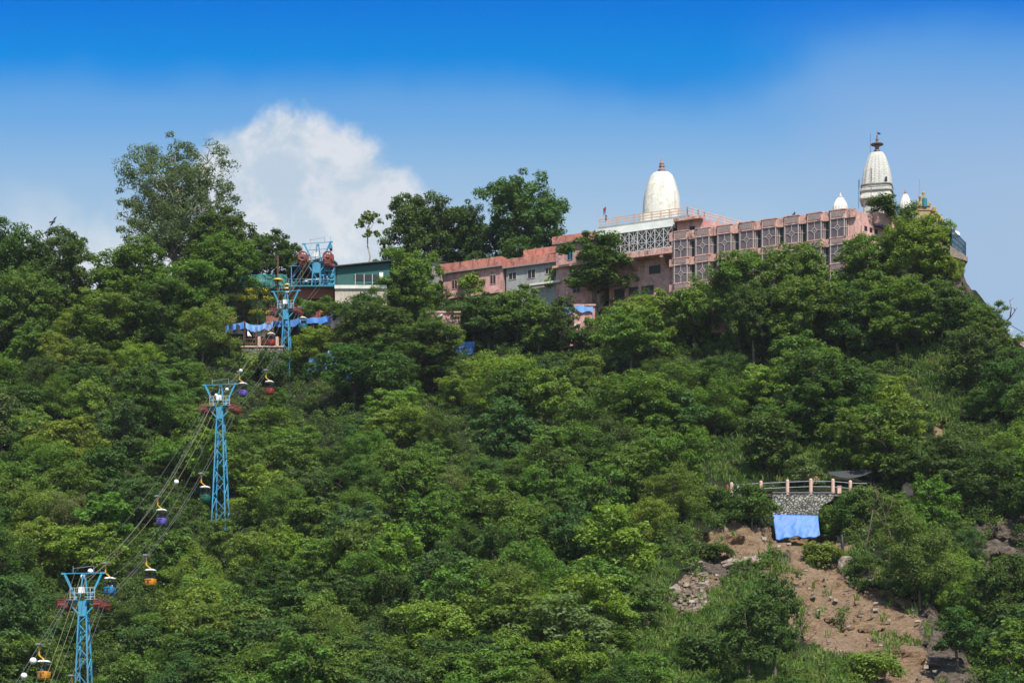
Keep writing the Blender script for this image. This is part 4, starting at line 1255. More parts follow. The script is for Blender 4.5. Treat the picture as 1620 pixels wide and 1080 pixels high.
# upper station machinery and shed
def zc(row, D): return CAMZ + (HOR - row) / F * D
def xc_(px, D): return (px - CX) / F * D
def station():
    D = 434.0
    X = lambda px: xc_(px, D); Z = lambda r: zc(r, D)
    p = Vector((X(500), D, Z(470)))
    root = empty('cable_car_station', p, 0, 'open fronted cable car station shed with green gable and dark mouth', 'station')
    m = MB()
    # shed: side walls, back wall, gable
    m.box(X(463), X(464.5), D - 3.5, D + 9, Z(475), Z(431)); m.box(X(532), X(533.5), D - 1, D + 9, Z(475), Z(424)); m.box(X(464.5), X(532), D + 8.5, D + 9, Z(475), Z(424))
    m.build('wall', M['tin'], root, p)
    m = MB()
    rows = [(461, 430), (476, 421.5), (500, 419), (522, 412), (536, 424)]
    vs = [(X(a), D - 3.8, Z(b)) for a, b in rows] + [(X(a), D + 9.5, Z(b) + .3) for a, b in rows] + [(X(a), D - 3.8, Z(b) - .25) for a, b in rows] + [(X(a), D + 9.5, Z(b) + .05) for a, b in rows]
    n = 5
    fs = []
    for i in range(4): fs += [(i, i + 1, i + 1 + n, i + n), (i + 2 * n, i + 3 * n, i + 1 + 3 * n, i + 1 + 2 * n), (i, i + 2 * n, i + 1 + 2 * n, i + 1), (i + n, i + 1 + n, i + 1 + 3 * n, i + 3 * n)]
    m.add(vs, fs); m.build('roof', M['tin'], root, p)
    g = MB()
    pr = [(514, 422), (523, 405.5), (527, 404.5), (563, 418.5), (563, 424), (535, 431), (516, 431)]
    vs = [(X(a), D + 10, Z(b)) for a, b in pr] + [(X(a), D + 18, Z(b)) for a, b in pr]; n = len(pr)
    g.add(vs, [tuple(range(n - 1, -1, -1)), tuple(range(n, 2 * n))] + [(i, (i + 1) % n, (i + 1) % n + n, i + n) for i in range(n)])
    g.build('gable', M['greenpaint'], root, p)
    g = MB(); g.bar((X(521), D + 9.8, Z(404)), (X(565), D + 9.8, Z(418.3)), .35, .3); g.bar((X(521), D + 9.8, Z(404)), (X(512), D + 9.8, Z(412)), .35, .3); g.build('gable_edge', M['tin'], root, p)
    fr = MB()
    for px in (464, 478, 532): fr.bar((X(px), D - 3.7, Z(470)), (X(px), D - 3.7, Z(428)), .13)
    fr.bar((X(466), D - 3.7, Z(447)), (X(478), D - 3.7, Z(432)), .12); fr.bar((X(462), D - 3.75, Z(429)), (X(497), D - 3.75, Z(429)), .13)
    fr.bar((X(464), D - 3.7, Z(452)), (X(474), D - 3.7, Z(462)), .15)
    fr.build('frame', M['blue'], root, p)
    # steelwork bay right of the pylon
    sw = MB()
    for px in (510, 517, 524, 531):
        for dy in (-3, 0): sw.bar((X(px), D - 2 + dy, Z(468)), (X(px), D - 2 + dy, Z(428)), .24)
    for k, r in enumerate((432, 440, 447, 454, 461)):
        sw.bar((X(509), D - 5.2, Z(r)), (X(532), D - 5.2, Z(r)), .26, .26)
    for (a, b) in (((510, 466), (524, 448)), ((517, 466), (531, 440)), ((510, 447), (524, 432))): sw.bar((X(a[0]), D - 5.3, Z(a[1])), (X(b[0]), D - 5.3, Z(b[1])), .16)
    sw.box(X(508), X(532), D - 5, D - 1, Z(430.5), Z(428.5))
    sw.build('drive_steelwork', M['blue'], root, p)
    for sg, cx in ((-1, 484), (1, 523)):
        rm = MB()
        ring = [(X(cx) + 0.85 * math.cos(t * .5236), D - 6.6, Z(420) + 0.85 * math.sin(t * .5236)) for t in range(13)]
        rm.tube(ring, .16, 6, False)
        for t in (.3, 1.35, 2.4): rm.bar((X(cx) + .85 * math.cos(t), D - 6.6, Z(420) + .85 * math.sin(t)), (X(cx) - .85 * math.cos(t), D - 6.6, Z(420) - .85 * math.sin(t)), .14)
        rm.box(X(cx) - .75, X(cx) + .55, D - 6.2, D - 4, Z(431), Z(421)); rm.box(X(cx) - .3, X(cx) + 1.0, D - 6.0, D - 4.2, Z(427), Z(416)); rm.box(X(cx) - 1.0, X(cx) - .2, D - 5.8, D - 4.4, Z(424), Z(414.5))
        rm.tube([(X(cx), D - 6.9, Z(420)), (X(cx), D - 6.3, Z(420))], .3, 12)
        rm.build('drive_wheel_housing', M['red'], root, p)
    cam_ = MB(); cam_.box(X(524), X(528), D - 5, D - 3, Z(404), Z(397.5)); cam_.bar((X(526), D - 4, Z(428)), (X(526), D - 4, Z(404)), .2); cam_.bar((X(525.5), D - 4, Z(398)), (X(525.5), D - 4, Z(384)), .06)
    cam_.build('equipment_box', M['blue'], root, p)
    dk = MB(); dk.box(X(462), X(533), D - 8, D + 8, Z(470.5), Z(468.5)); dk.build('deck', M['teal'], root, p)
    dk = MB(); dk.box(X(463), X(532), D - 6.5, D + 7, Z(486), Z(470.51)); dk.build('foundation', M['terracotta'], root, p)
    rl = MB()
    for px in range(463, 532, 6): rl.bar((X(px), D - 8, Z(468)), (X(px), D - 8, Z(459)), .05)
    for r in (459, 463.5): rl.bar((X(463), D - 8, Z(r)), (X(531), D - 8, Z(r)), .05)
    rl.build('railing', M['blue'], root, p)
    # netted waiting hall to the right
    D2_ = 423.5
    X2 = lambda px: xc_(px, D2_); Z2 = lambda r: zc(r, D2_)
    p = Vector((X2(572), D2_, Z2(480)))
    root = empty('waiting_hall', p, 0, 'low cable car waiting hall with green shade net above a tan wall', 'building')
    m = MB(); m.box(X2(530), X2(612), D2_, D2_ + 10, Z2(520), Z2(456.5)); m.build('wall', M['cream'], root, p)
    m = MB(); m.box(X2(529.5), X2(612), D2_ - .3, D2_, Z2(457), Z2(451.5)); m.build('ledge', M['white'], root, p)
    m = MB()
    pr = [(533, 452), (533, 423), (616, 415), (616, 446)]
    vs = [(X2(a), D2_ + .3, Z2(b)) for a, b in pr] + [(X2(a), D2_ + 9, Z2(b)) for a, b in pr]
    m.add(vs, [(3, 2, 1, 0), (4, 5, 6, 7), (0, 1, 5, 4), (1, 2, 6, 5), (2, 3, 7, 6), (3, 0, 4, 7)]); m.build('shade_net', M['greennet'], root, p)
    m = MB(); m.box(X2(560), X2(597), D2_ + .22, D2_ + .36, Z2(443), Z2(434)); m.build('opening', M['dark'], root, p)
    for px in (562, 576, 589):
        m = MB(); m.bar((X2(px), D2_ + .15, Z2(450)), (X2(px), D2_ + .15, Z2(433)), .12); m.build('post', M['lattice'], root, p)
    m = MB(); m.box(X2(600), X2(606), D2_ + .2, D2_ + .36, Z2(439), Z2(430)); m.build('bright_opening', M['shell'], root, p)  # white box standing in for the brightness seen through an opening
    m = MB()
    m.add([(X2(531), D2_ - .6, Z2(422.5)), (X2(619), D2_ - .6, Z2(413.5)), (X2(619), D2_ + 10, Z2(412)), (X2(531), D2_ + 10, Z2(421)), (X2(531), D2_ - .6, Z2(421)), (X2(619), D2_ - .6, Z2(412)), (X2(619), D2_ + 10, Z2(410.5)), (X2(531), D2_ + 10, Z2(419.5))],
          [(0, 3, 2, 1), (4, 5, 6, 7), (0, 1, 5, 4), (1, 2, 6, 5), (2, 3, 7, 6), (3, 0, 4, 7)]); m.build('roof', M['tin'], root, p)
    # green netted fence left of the station
    D3_ = 433.0
    X3 = lambda px: xc_(px, D3_); Z3 = lambda r: zc(r, D3_)
    p = Vector((X3(410), D3_, Z3(458)))
    root = empty('net_fence', p, 0, 'green netted fence on teal posts left of the cable car station', 'fence')
    nm, T, bs, out = material('sheer_green_net')
    bs.inputs['Base Color'].default_value = (0.05, 0.22, 0.18, 1); bs.inputs['Roughness'].default_value = 0.9
    tp = T.new('ShaderNodeBsdfTransparent'); mx = T.new('ShaderNodeMixShader'); mx.inputs[0].default_value = 0.66
    T.link(tp.outputs[0], mx.inputs[1]); T.link(bs.outputs[0], mx.inputs[2]); T.link(mx.outputs[0], out.inputs[0])
    m = MB(); m.sheet(lambda u, v: (X3(360 + 93 * u), D3_ + .3 * math.sin(u * 20), Z3(456 - 21 * v + 1.5 * math.sin(u * 19) * v)), 26, 4, 0.04); m.build('netting', nm, root, p)
    m = MB()
    for px in (360, 372, 384, 396, 409, 421, 434, 446, 453): m.bar((X3(px), D3_ - .1, Z3(460)), (X3(px + (2 if px < 400 else 0)), D3_ - .1, Z3(434)), .14)
    for r in (435.5, 446, 452): m.bar((X3(398), D3_ - .15, Z3(r)), (X3(453), D3_ - .15, Z3(r)), .1)
    m.build('post_and_rail', M['teal'], root, p)
station()

# ------------------------------------------------------------------ ropes
def sag_line(a, b, sag, n=24):
    return [a.lerp(b, i / n) - Vector((0, 0, sag * 4 * (i / n) * (1 - i / n))) for i in range(n + 1)]
ropes = {}
def rope(key, nodes, sags, r, mat_, label, off=Vector((0, 0, 0))):
    pts = []
    for k, (a, b) in enumerate(zip(nodes, nodes[1:])):
        s = sag_line(a, b, sags[k])
        pts += s if k == 0 else s[1:]
    pts = [p + off for p in pts]
    ropes[key] = pts
    m = MB(); m.tube(pts, r, 5)
    tag(m.build('steel_rope', mat_, smooth=True), label, 'cable', 'cable car ropes')
NL = [px_pt(-74, 1232, 215), px_pt(103, 949, D1), px_pt(328, 644, D2), px_pt(434, 490, D3), px_pt(483, 424, D4 + 3)]
NR_ = [px_pt(45, 1232, 215), px_pt(160, 950, D1), px_pt(371, 644, D2), px_pt(471, 490, D3), px_pt(523, 424, D4 + 3)]
SG = [0.4, 3.2, 2.0, 0.3]
rope('L', NL, SG, 0.028, M['cable'], 'grey haul rope over the left arms of the blue pylons')
rope('R', NR_, SG, 0.028, M['cable'], 'grey haul rope over the right arms of the blue pylons')
rope('L2', NL, [x * .8 for x in SG], 0.025, M['cable'], 'second grey rope close beside the left haul rope', Vector((0.55, 0, 0.12)))
rope('R2', NR_, [x * .8 for x in SG], 0.024, M['cable'], 'second grey rope close beside the right haul rope', Vector((0.5, 0, -0.3)))
MC = [px_pt(12, 1232, 215), px_pt(131, 915, D1), px_pt(347, 622, D2), px_pt(452, 470, D3), px_pt(502, 392, D4)]
rope('C1', MC, [1.0, 3.6, 2.2, .3], 0.03, M['cableyellow'], 'yellowish signal cable over the middle of the pylon heads', Vector((-.35, 0, 0)))
rope('C2', MC, [1.0, 4.0, 2.4, .3], 0.03, M['cableyellow'], 'yellowish signal cable right of its twin over the pylon heads', Vector((.35, 0, 0)))
rope('C3', MC, [1.0, 2.6, 1.6, .3], 0.022, M['cable'], 'thin grey top cable highest over the pylon heads', Vector((-.9, 0, 0.9)))
rope('C4', [px_pt(20, 1232, 215), px_pt(142, 930, D1), px_pt(353, 632, D2), px_pt(456, 480, D3), px_pt(506, 405, D4)], [1.0, 5.2, 3.0, .3], 0.022, M['cable'], 'thin grey cable sagging lowest right of the pylon heads')

def rope_at(key, px):
    best, bd = None, 1e9
    pts = ropes[key]
    for a, b in zip(pts, pts[1:]):
        pa, pb = CX + a.x / a.y * F, CX + b.x / b.y * F
        if min(pa, pb) - .01 <= px <= max(pa, pb) + .01 and abs(pb - pa) > 1e-6:
            t = (px - pa) / (pb - pa)
            return a.lerp(b, t)
    return min(pts, key=lambda p: abs(CX + p.x / p.y * F - px))

def marker_ball(key, px, r, label):
    c = rope_at(key, px)
    m = MB(); m.ball(c, r, 16, 10); o = m.build('marker_ball', M['shell'], smooth=True)
    tag(o, label, 'marker ball', 'white marker balls on the cables')
marker_ball('C2', 279, .36, 'white marker ball on the cable beside the green cabin')
marker_ball('C1', 143, .34, 'white marker ball just above the lowest pylon head, right one')
marker_ball('C1', 131, .32, 'white marker ball just above the lowest pylon head, left one')
marker_ball('L2', 52.5, .40, 'white marker ball left of the orange cabin at the bottom')
marker_ball('L2', 38, .36, 'white marker ball nearest the bottom left corner of the photo')
marker_ball('C1', 381, .30, 'small white marker ball in front of the stone wall near the purple cabin')
marker_ball('C2', 359, .28, 'small white marker ball on the head of the mid slope pylon, right one')
marker_ball('C1', 342, .24, 'small white marker ball on the head of the mid slope pylon, left one')

# ------------------------------------------------------------------ people
def person(name, loc, rz, label, pose='stand', shirt=(0.5, 0.4, 0.35), trousers=(0.08, 0.08, 0.1), hair=(0.01, 0.008, 0.007), s=1.0):
    """one continuous skinned body; the clothes are colour zones of it, the hair is a child"""
    if pose == 'stand':
        J = {'pel': (0, 0, .95), 'wst': (0, 0, 1.1), 'chs': (0, -.01, 1.32), 'nek': (0, -.01, 1.48), 'hd': (0, -.03, 1.6), 'top': (0, -.02, 1.71),
             'sl': (-.19, 0, 1.40), 'el': (-.25, -.02, 1.14), 'wl': (-.26, -.12, .90), 'hl': (-.26, -.15, .82), 'sr': (.19, 0, 1.40), 'er': (.25, .02, 1.14), 'wr': (.27, -.06, .90), 'hr': (.27, -.08, .82),
             'hpl': (-.1, 0, .92), 'kl': (-.11, -.03, .50), 'al': (-.11, .03, .09), 'fl': (-.12, -.13, .04), 'hpr': (.1, 0, .92), 'kr': (.11, -.06, .50), 'ar': (.12, -.04, .09), 'fr': (.13, -.2, .04)}
    else:
        J = {'pel': (0, 0, .12), 'wst': (0, .0, .28), 'chs': (0, -.01, .50), 'nek': (0, -.02, .66), 'hd': (0, -.04, .78), 'top': (0, -.03, .89),
             'sl': (-.19, 0, .58), 'el': (-.24, -.06, .34), 'wl': (-.20, -.28, .26), 'hl': (-.18, -.35, .25), 'sr': (.19, 0, .58), 'er': (.24, -.06, .34), 'wr': (.20, -.28, .26), 'hr': (.18, -.35, .25),
             'hpl': (-.1, -.02, .12), 'kl': (-.12, -.42, .16), 'al': (-.12, -.44, -.28), 'fl': (-.12, -.56, -.32), 'hpr': (.1, -.02, .12), 'kr': (.12, -.42, .16), 'ar': (.12, -.44, -.28), 'fr': (.12, -.56, -.32)}
    rad = {'pel': .14, 'wst': .13, 'chs': .155, 'nek': .055, 'hd': .095, 'top': .06, 'sl': .07, 'el': .045, 'wl': .032, 'hl': .035, 'sr': .07, 'er': .045, 'wr': .032, 'hr': .035, 'hpl': .1, 'kl': .065, 'al': .045, 'fl': .04, 'hpr': .1, 'kr': .065, 'ar': .045, 'fr': .04}
    E = [('pel', 'wst'), ('wst', 'chs'), ('chs', 'nek'), ('nek', 'hd'), ('hd', 'top'), ('chs', 'sl'), ('sl', 'el'), ('el', 'wl'), ('wl', 'hl'), ('chs', 'sr'), ('sr', 'er'), ('er', 'wr'), ('wr', 'hr'), ('pel', 'hpl'), ('hpl', 'kl'), ('kl', 'al'), ('al', 'fl'), ('pel', 'hpr'), ('hpr', 'kr'), ('kr', 'ar'), ('ar', 'fr')]
    ks = list(J); ix = {k: i for i, k in enumerate(ks)}
    me = bpy.data.meshes.new('tmp')
    me.from_pydata([J[k] for k in ks], [(ix[a], ix[b]) for a, b in E], [])
    ob = bpy.data.objects.new('tmp', me); C.objects.link(ob)
    ob.modifiers.new('skin', 'SKIN'); sk = me.skin_vertices[0].data
    for k in ks:
        sk[ix[k]].radius = (rad[k], rad[k] * (.72 if k in ('chs', 'wst') else .95)); sk[ix[k]].use_root = (k == 'pel')
    ob.modifiers.new('sub', 'SUBSURF').levels = 1
    dg = bpy.context.evaluated_depsgraph_get(); dg.update()
    nm = bpy.data.meshes.new_from_object(ob.evaluated_get(dg))
    bpy.data.objects.remove(ob)
    nm.name = 'person'
    nm.materials.clear()
    for mt in (M['skin'], plain('shirt_cloth', shirt, .8), plain('trouser_cloth', trousers, .8), M['black']): nm.materials.append(mt)
    hip = J['pel'][2]; nek = J['nek'][2]
    for f in nm.polygons:
        c = f.center
        if c.z > nek - .02: f.material_index = 0
        elif abs(c.x) > .2 and c.z < J['el'][2] + .02: f.material_index = 0
        elif c.z > hip + .03 or (pose != 'stand' and c.y > -.12): f.material_index = 1
        elif c.z < J['al'][2] - .01: f.material_index = 3
        else: f.material_index = 2
        f.use_smooth = True
    body = bpy.data.objects.new(name, nm); C.objects.link(body)
    body.location = loc; body.rotation_euler = (0, 0, rz); body.scale = (s, s, s)
    tag(body, label, 'person')
    h = MB(); c = J['hd']; h.ball((c[0], c[1] + .02, c[2] + .06), .105, 10, 6, .95, 1.0, .85)
    h.build('hair', plain('hair', hair, .6), body, smooth=True)
    fc = MB()
    for sx_ in (-.033, .033): fc.ball((sx_, c[1] - .092, c[2] + .02), .012, 6, 4)
    fc.build('eyes', M['black'], body)
    ns = MB(); ns.tube([(0, c[1] - .088, c[2] + .015), (0, c[1] - .118, c[2] - .02)], [.01, .018], 6); ns.build('nose', M['skin'], body)
    return body

# ------------------------------------------------------------------ cabins
GBODY = {}
def gondola(key, px, colour, label, riders=(), scale=1.0, rot=-20):
    at = rope_at(key, px)
    cm = GBODY.get(colour)
    if cm is None: cm = GBODY[colour] = plain('cabin_paint', colour, .4, var=.15)
    root = empty('cable_car_cabin', at, R(rot), label, 'cable car', 'cable car cabins on the ropes')
    hg = MB()
    hg.bar((0, 0, .12), (0, 0, -1.25), .13); hg.bar((0, 0, -1.2), (.62, 0, -1.72), .13); hg.bar((.62, 0, -1.68), (.62, 0, -1.9), .12)
    hg.build('hanger', M['yellow'], root)
    cl = MB(); cl.box(-.25, .35, -.45, .45, -.05, .12); cl.tube([(0, -.5, .02), (0, .5, .02)], .09); cl.build('rope_grip', M['steel'], root)
    o = .62
    rf = MB(); rf.lathe([(.05, -1.80), (.50, -1.82), (.66, -1.92), (.68, -2.02), (.60, -2.06), (.1, -2.07)], 24, c=(o, 0), sq=3.4); rf.build('roof', M['shell'], root, smooth=False)
    bd = MB(); bd.lathe([(.12, -4.06), (.48, -4.02), (.60, -3.86), (.68, -3.55), (.70, -3.25), (.69, -3.10), (.62, -3.10), (.60, -3.5), (.1, -3.6)], 28, c=(o, 0), sq=3.6); bd.build('body', cm, root, smooth=False)
    fr = MB()
    for a, b in ((-1, -1), (1, -1), (1, 1), (-1, 1)): fr.bar((o + a * .52, b * .52, -3.12), (o + a * .50, b * .50, -2.03), .07)
    for hz in (-2.85, -3.0):
        for a, b, c, d in ((-1, -1, 1, -1), (1, -1, 1, 1), (1, 1, -1, 1), (-1, 1, -1, -1)): fr.bar((o + a * .55, b * .55, hz), (o + c * .55, d * .55, hz), .04)
    for t in (-.3, 0, .3): fr.bar((o + t, -.57, -3.1), (o + t, -.57, -2.85), .035)
    fr.build('window_frame', M['black'], root)
    st = MB(); st.box(o - .45, o + .45, .18, .5, -3.3, -2.35); st.build('seat_back', M['black'], root)
    em = MB(); em.tube([(o, -.685, -3.5), (o, -.72, -3.5)], .15, 14); em.build('emblem', M['flagred'], root)
    grill = MB()
    for t in (-.4, -.2, 0, .2, .4): grill.bar((o + t, -.715, -3.33), (o + t, -.715, -3.12), .03)
    grill.bar((o - .5, -.715, -3.28), (o + .5, -.715, -3.28), .03); grill.build('guard_rail', M['black'], root)
    rz = R(rot)
    for k, (dx, shirt, lb) in enumerate(riders):
        q = at + Vector(((o + dx) * math.cos(rz) + .02 * math.sin(rz), (o + dx) * math.sin(rz) - .02, -3.42))
        person('person', q, rz, lb, 'sit', shirt, s=.92)
    return root
BLU, ORG, PUR, GRN, RED, TEAL = (.02, .20, .42), (.62, .26, .02), (.13, .10, .40), (.01, .13, .075), (.30, .035, .03), (.015, .16, .22)
gondola('L', 62, ORG, 'orange cable car cabin lowest at the bottom left below the first pylon', [(-.2, (.7, .7, .7), 'rider in a white shirt sitting in the lowest orange cabin')])
gondola('R', 114, ORG, 'cable car cabin cut off by the bottom edge, only its yellow hanger showing')
gondola('L', 167, BLU, 'bright blue cable car cabin right of the lowest pylon head', [(-.2, (.75, .75, .75), 'rider in white on the left seat of the bright blue cabin'), (.22, (.65, .68, .72), 'rider in pale grey on the right seat of the bright blue cabin')])
gondola('R', 231.5, ORG, 'orange yellow cable car cabin rightmost near the lowest pylon')
gondola('L', 249.5, PUR, 'purple cable car cabin hanging lower left of the mid slope pylon')
gondola('R', 318.5, GRN, 'dark green cable car cabin left of the mid slope pylon mast', [(.1, (.62, .40, .28), 'rider in a peach shirt sitting in the dark green cabin')])
gondola('L', 379, PUR, 'purple cable car cabin just above the mid slope pylon head')
gondola('R', 421, RED, 'red cable car cabin right of the mid slope pylon head')
gondola('L', 424, RED, 'red cable car cabin in front of the tarpaulin stalls')
gondola('R', 474, TEAL, 'teal cable car cabin in front of the blue tarpaulin beside the upper pylon')
gondola('L', 479.0, RED, 'red cable car cabin entering the dark mouth of the station')

# ------------------------------------------------------------------ terraces with walls, hedges, stalls below the station
def wall_piece(name, pxa, pxb, rt, rb, mat_, label, depth=1.2, cat='wall', dD=0.0, slope=0.0, group=None):
    ga, gb = on_ground(pxa, rb), on_ground(pxb, rb)
    D = min(ga.y, gb.y) - 0.6 + dD
    a0, b0 = px_pt(pxa, rb + 6, D), px_pt(pxb, rb + 6, D)
    a1, b1 = px_pt(pxa, rt, D), px_pt(pxb, rt + slope, D)
    m = MB()
    vs = [a0, b0, b1, a1] + [p + Vector((0, depth, 0)) for p in (a0, b0, b1, a1)]
    m.add(vs, [(0, 1, 2, 3), (7, 6, 5, 4), (4, 5, 1, 0), (1, 5, 6, 2), (2, 6, 7, 3), (3, 7, 4, 0)])
    c = (a0 + b0) / 2
    o = m.build(name, mat_, None, c); o.location = c
    tag(o, label, cat, group)
    return o
for a, b, r0, r1, lb in ((363, 384, 479, 489, 'low terracotta terrace wall left of the garden hedges'), (335, 372, 502, 514, 'terracotta terrace wall just above the left blue tarpaulin'),
                         (421, 440, 499.5, 507, 'terracotta terrace wall behind the upper blue pylon'), (485, 507, 491.5, 500, 'terracotta terrace wall below the yellow hedges on the right'),
                         (446, 470, 461, 467, 'small terracotta terrace wall below the station deck'), (506, 530, 478, 492, 'short pinkish garden wall against the tan waiting hall wall')):
    wall_piece('terrace_wall', a, b, r0, r1, M['terracotta'], lb)

def leaf_cloud_np(centers, radii, per, size, up=0.6, flat=0.7, seed=0, shell=0.55, aspect=0.55):
    """vertices of leaf quads scattered through clumps; faces mostly look up and out of their clump"""
    r = np.random.default_rng(seed)
    Cn = np.repeat(np.asarray(centers, float), per, 0); Rr = np.repeat(np.asarray(radii, float), per)
    N = len(Cn)
    d = r.normal(size=(N, 3)); d[:, 2] = d[:, 2] * 0.9 + 0.22
    d /= np.linalg.norm(d, axis=1, keepdims=True)
    rad = Rr * (shell + (1 - shell) * r.random(N) ** 0.6) * (0.75 + 0.5 * r.random(N))
    off = d * rad[:, None]; off[:, 2] *= flat
    P = Cn + off
    nrm = d * 0.8 + np.array([0, 0, up]) + r.normal(size=(N, 3)) * 0.36
    nrm /= np.linalg.norm(nrm, axis=1, keepdims=True)
    t = r.normal(size=(N, 3)); t -= nrm * (t * nrm).sum(1, keepdims=True); t /= np.linalg.norm(t, axis=1, keepdims=True)
    b = np.cross(nrm, t)
    s = size * (0.6 + 0.8 * r.random(N))[:, None]
    q = np.stack([P - t * s * 0.5, P + b * s * aspect * .5 - nrm * s * .06, P + t * s * 0.5, P - b * s * aspect * .5 - nrm * s * .06], 1).reshape(-1, 3)
    return q

def quads_mesh(name, q, mat_):
    n = len(q) // 4
    me = bpy.data.meshes.new(name)
    me.vertices.add(len(q)); me.vertices.foreach_set('co', q.astype(np.float32).ravel())
    me.loops.add(len(q)); me.loops.foreach_set('vertex_index', np.arange(len(q), dtype=np.int32))
    me.polygons.add(n); me.polygons.foreach_set('loop_start', np.arange(0, len(q), 4, dtype=np.int32)); me.polygons.foreach_set('loop_total', np.full(n, 4, dtype=np.int32))
    me.materials.append(mat_)
    me.update(calc_edges=True)
    return me

def hedge(px0, px1, row, h, mat_, label, size=.28, name='hedge', cat='hedge'):
    a, b = on_ground(px0, row), on_ground(px1, row)
    n = max(2, int((b - a).length / .6))
    cs = [a.lerp(b, i / n) + Vector((0, random.uniform(-.3, .3) - .5, h * .5 + random.uniform(-.1, .15))) for i in range(n + 1)]
    c = cs[len(cs) // 2]
    q = leaf_cloud_np([tuple(p - c) for p in cs], [h * .72] * len(cs), 80, size, seed=int(px0))
    o = bpy.data.objects.new(name, quads_mesh(name, q, mat_)); C.objects.link(o); o.location = c
    tag(o, label, cat, 'hedges of the terrace garden')
for k, (a, b, r, h, lb) in enumerate(((395, 421, 466, 1.3, 'yellow hedge along the top terrace left of the station'), (366, 384, 478, 1.1, 'yellow hedge above the left terracotta wall'), (385, 402, 477, 1.2, 'yellow hedge in the middle of the garden'),
                                (422, 436, 478, 1.0, 'short yellow hedge behind the upper pylon head'), (480, 498, 490, 1.2, 'yellow hedge above the right terracotta wall'), (496, 513, 487, 1.3, 'upper right yellow hedge beside the tan wall'),
                                (424, 438, 499, .9, 'low yellow hedge on the terracotta wall behind the pylon mast'), (346, 366, 506, .9, 'yellow hedge above the left tarpaulin stall'), (398, 412, 500, 1.0, 'yellow hedge tuft left of the upper pylon'), (505, 520, 499, .9, 'little yellow hedge right of the teal cabin'), (476, 486, 480, 1.4, 'upright yellow bush beside the upper pylon'), (332, 352, 517, .9, 'yellow hedge at the left end of the tarpaulins'))):
    hedge(a, b, r, h, M['yellowleaf'], lb)

def topiary(px, row, h, w, label):
    p = on_ground(px, row) + Vector((0, -.6, 0))
    root = empty('topiary_shrub', p, 0, label, 'shrub', 'clipped round shrubs of the terrace garden')
    m = MB(); m.tube([(0, 0, -.3), (0, 0, h * .6)], .09); m.build('stem', M['bark'], root)
    rr = np.random.default_rng(int(px))
    cs = [(rr.uniform(-.4, .4) * w, rr.uniform(-.4, .4) * w, h * .62 + rr.uniform(-.25, .3) * w) for _ in range(7)]
    q = leaf_cloud_np(cs, [w * .42] * 7, 90, .24, seed=int(px))
    o = bpy.data.objects.new('foliage', quads_mesh('foliage', q, M['leaf'])); C.objects.link(o); o.parent = root; o.color = (.03, .075, .02, 1)
for px, row, h, w, lb in ((370, 462, 3.4, 2.6, 'big round dark shrub in front of the green netted fence'), (388, 462, 2.2, 2.0, 'round dark shrub beside the big one at the netted fence'), (408, 472, 2.4, 2.3, 'round green shrub on the top terrace of the garden'), (417, 468, 2.6, 1.8, 'upright dark shrub left of the rust brown pole'),
                          (444, 479, 1.9, 1.9, 'dark round shrub right of the rust brown pole'), (489, 475, 2.0, 1.4, 'small clipped shrub below the station pylon'), (499, 480, 2.2, 2.0, 'dark clipped shrub left of the tall station shrub'), (506, 474, 3.0, 1.7, 'tall umbrella shrub below the station steelwork'), (512, 482, 1.9, 1.7, 'small dark shrub against the tan wall'),
                          (385, 502, 3.2, 3.4, 'broad light green shrub above the left tarpaulin'), (400, 490, 2.8, 2.6, 'loose green shrub in the middle of the terrace garden'), (372, 500, 2.4, 2.6, 'green shrub at the left end of the terrace garden'), (430, 489, 2.0, 2.0, 'green shrub directly left of the upper pylon head'), (408, 512, 2.2, 2.4, 'bright green shrub behind the left tarpaulin stall'),
                          (464, 498, 2.0, 2.0, 'green shrub directly right of the upper pylon mast'), (494, 500, 1.6, 1.6, 'little green shrub above the teal cabin')):
    topiary(px, row, h, w, lb)

# rust brown lamp pole with a yellow disc, and yellow parasols
def disc_pole(px, row, rtop, rdisc, w, label, ndisc=1):
    g = on_ground(px, row); D = g.y - .8
    p = px_pt(px, row, D)
    root = empty('disc_lamp', p, 0, label, 'lamp pole')
    m = MB(); m.tube([p - Vector((0, 0, .5)), px_pt(px, rtop, D)], .17); m.build('pole', M['wood'], root, p)
    for k in range(ndisc):
        c = px_pt(px, rdisc + 6 * k, D)
        d = MB(); d.lathe([(.1, c.z + .35), (w * .6, c.z + .22), (w, c.z), (w, c.z - .1), (.1, c.z - .05)], 20, c=(c.x, c.y)); d.build('disc', plain('yellow_shade', (.70, .52, .10), .6), root, p)
disc_pole(439.5, 468, 404, 443, 1.05, 'rust brown pole with one yellow disc beside the station')
disc_pole(455.5, 466, 448, 451, .75, 'short pole with stacked yellow discs left of the station mouth', 3)
disc_pole(480.5, 487, 476, 478, .45, 'little yellow parasol lamp right of the upper pylon head', 1)
disc_pole(354.8, 516, 471, 503, .5, 'slim brown pole at the left end of the terrace garden', 1)

